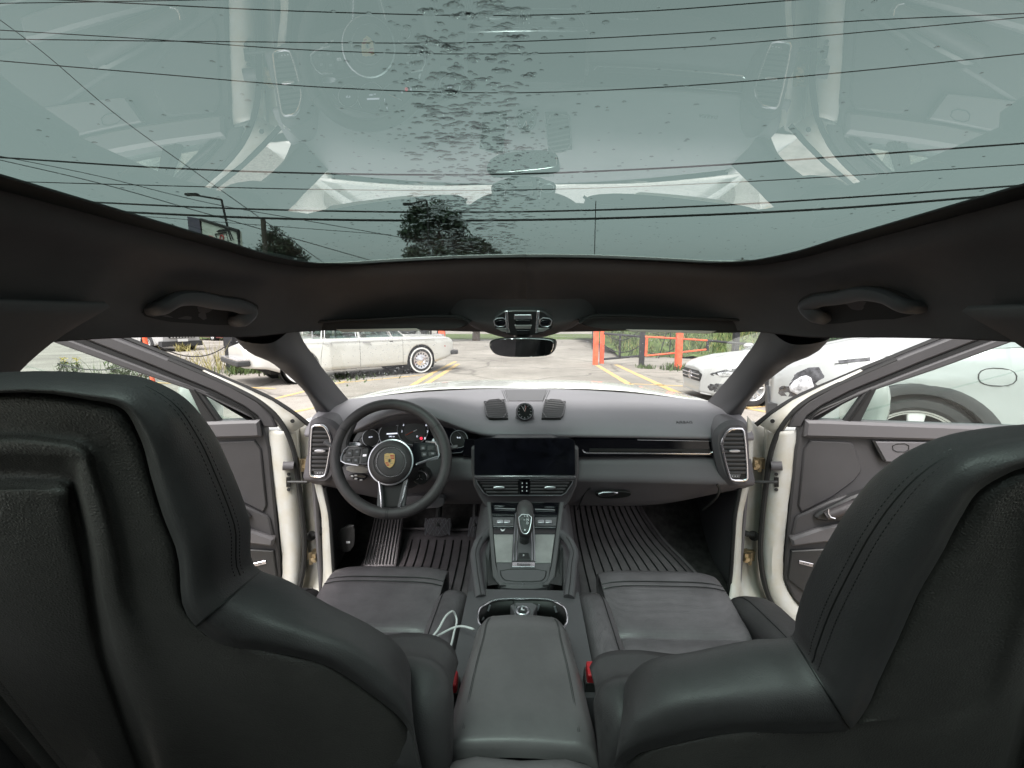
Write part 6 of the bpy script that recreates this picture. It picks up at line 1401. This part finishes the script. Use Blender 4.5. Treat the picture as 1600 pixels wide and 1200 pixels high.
# overhead lines
def wire(pts, Y, r, label):
    c = cr([P(x, y, Y) for x, y in pts], 8); a = c[0] + (c[0] - c[1]) * 20; b = c[-1] + (c[-1] - c[-2]) * 20
    tag(M().tube([a] + c + [b], r, 5).build('power_line', 'wire'), label, 'power line')
W_ = [([(-60, 6), (200, 2), (470, -4)], 11.5, .010, 'thin wire clipping the top left corner of the roof view'),
 ([(100, 0), (515, 19), (800, 24), (1015, 17), (1240, 0)], 12, .012, 'topmost thin wire crossing the whole glass roof'),
 ([(0, 61), (350, 65), (800, 65), (1100, 50), (1350, 32), (1600, 21)], 13, .012, 'second wire from the top, flatter on the left'),
 ([(0, 47), (230, 61), (500, 79), (800, 84), (1100, 72), (1350, 50), (1600, 27)], 13.6, .012, 'third wire, crossing the second one on the left'),
 ([(0, 95), (250, 116), (500, 136), (800, 145), (1100, 132), (1350, 110), (1600, 84)], 16, .016, 'wire crossing mid glass above the faint grille reflections'),
 ([(0, 246), (250, 262), (500, 271), (800, 272), (1050, 262), (1350, 242), (1600, 224)], 26, .045, 'thick cable just above the reflected windscreen'),
 ([(0, 283), (250, 290), (500, 296), (800, 297), (1100, 287), (1350, 273), (1600, 257)], 28, .028, 'medium wire between the thick cables'),
 ([(60, 312), (400, 327), (800, 331), (1100, 322), (1350, 307), (1620, 288)], 33, .06, 'thick black cable, upper one of the lowest pair'),
 ([(120, 328), (450, 342), (800, 344), (1100, 336), (1300, 326), (1620, 300)], 34, .08, 'thickest black cable, lowest of all'),
 ([(-40, 2), (60, 76), (180, 178), (300, 265), (410, 343)], 30, .025, 'thin line slanting from top left down to the pole'),
 ([(0, 250), (150, 285), (320, 333)], 24, .022, 'slanting wire fanning from the left edge'), ([(0, 244), (140, 272), (330, 318), (480, 345)], 25, .018, 'long shallow slanting wire over the billboard'), ([(330, 346), (410, 352)], 34, .02, 'short wire running to the utility pole')]
for a in W_: wire(*a)

# ---- rain on the glass roof and windscreen
def drop(q, c, a, b, h, n, u, v, ns=10):
    v1 = [c + u * (a * cos(2 * pi * k / ns)) + v * (b * sin(2 * pi * k / ns)) for k in range(ns)]
    v2 = [c + n * h * .75 + u * (a * .72 * cos(2 * pi * k / ns)) + v * (b * .72 * sin(2 * pi * k / ns)) for k in range(ns)]
    q.add(v1 + v2 + [c + n * h], [tuple(range(ns))[::-1]] + [(k, (k + 1) % ns, ns + (k + 1) % ns, ns + k) for k in range(ns)] + [(ns + k, ns + (k + 1) % ns, 2 * ns) for k in range(ns)])
rr = random.Random(21); q = M(); n_ = V((0, 0, 1))
def roofpt(px, py):
    d = ray(px, py); t = .2
    for _ in range(20):
        p = CAM + d * t; t += (CL(p.x, p.y) + .0055 - p.z) / d.z * .9
    return CAM + d * t
for k in range(3500):
    band = k < 2800
    Y = rr.uniform(.12, 1.2) if band else rr.uniform(.10, 1.2)
    px = rr.gauss(738, 58) if k < 2200 else (rr.gauss(715, 120) if band else 0)
    x = (px - 822) / 700 * Y if band else rr.uniform(-.56, .56)
    if band and k < 2200 and rr.random() < .25 * (1 + sin(Y * 23)): continue
    c = V((x, Y, CL(x, Y) + .0055))
    core = band and abs(px - 738) < 90
    s = rr.choice((rr.uniform(.0009, .0018), rr.uniform(.0016, .0036))) if core else rr.uniform(.0006, .0018)
    a = s * rr.uniform(1.0, 1.9); b = s * rr.uniform(.9, 1.3); th = rr.uniform(-.4, .4)
    drop(q, c, a, b, s * .42, n_, V((cos(th), sin(th), 0)), V((-sin(th), cos(th), 0)))
    if core and s > .0022:
        for e in (-1, 1): drop(q, c + V((e * a * .95, rr.uniform(-.6, .6) * s, 0)), a * .6, b * .6, s * .3, n_, V((1, 0, 0)), V((0, 1, 0)), 8)
tag(q.build('raindrops', 'drop'), 'rain drops scattered over the glass roof, thickest in a central band', 'raindrops', kind='stuff')
q = M(); bvw = BVHTree.FromPolygons([V(v) for v in wsm.v], wsm.f)
for k in range(900):
    px, py = rr.uniform(500, 1120), rr.uniform(520, 605); 
    if rr.random() < .45: px = rr.gauss(610, 50)
    d = ray(px, py).normalized(); h = bvw.ray_cast(CAM, d)
    if h[0] is None: continue
    nn = h[1] if h[1].y > 0 else -h[1]; u = V((1, 0, 0)); v = nn.cross(u).normalized(); s = rr.uniform(.0008, .0022)
    drop(q, h[0] + nn * .001, s, s * 1.1, s * .5, nn, u, v, 8)
tag(q.build('raindrops', 'drop'), 'fine rain specks on the windscreen', 'raindrops', kind='stuff')
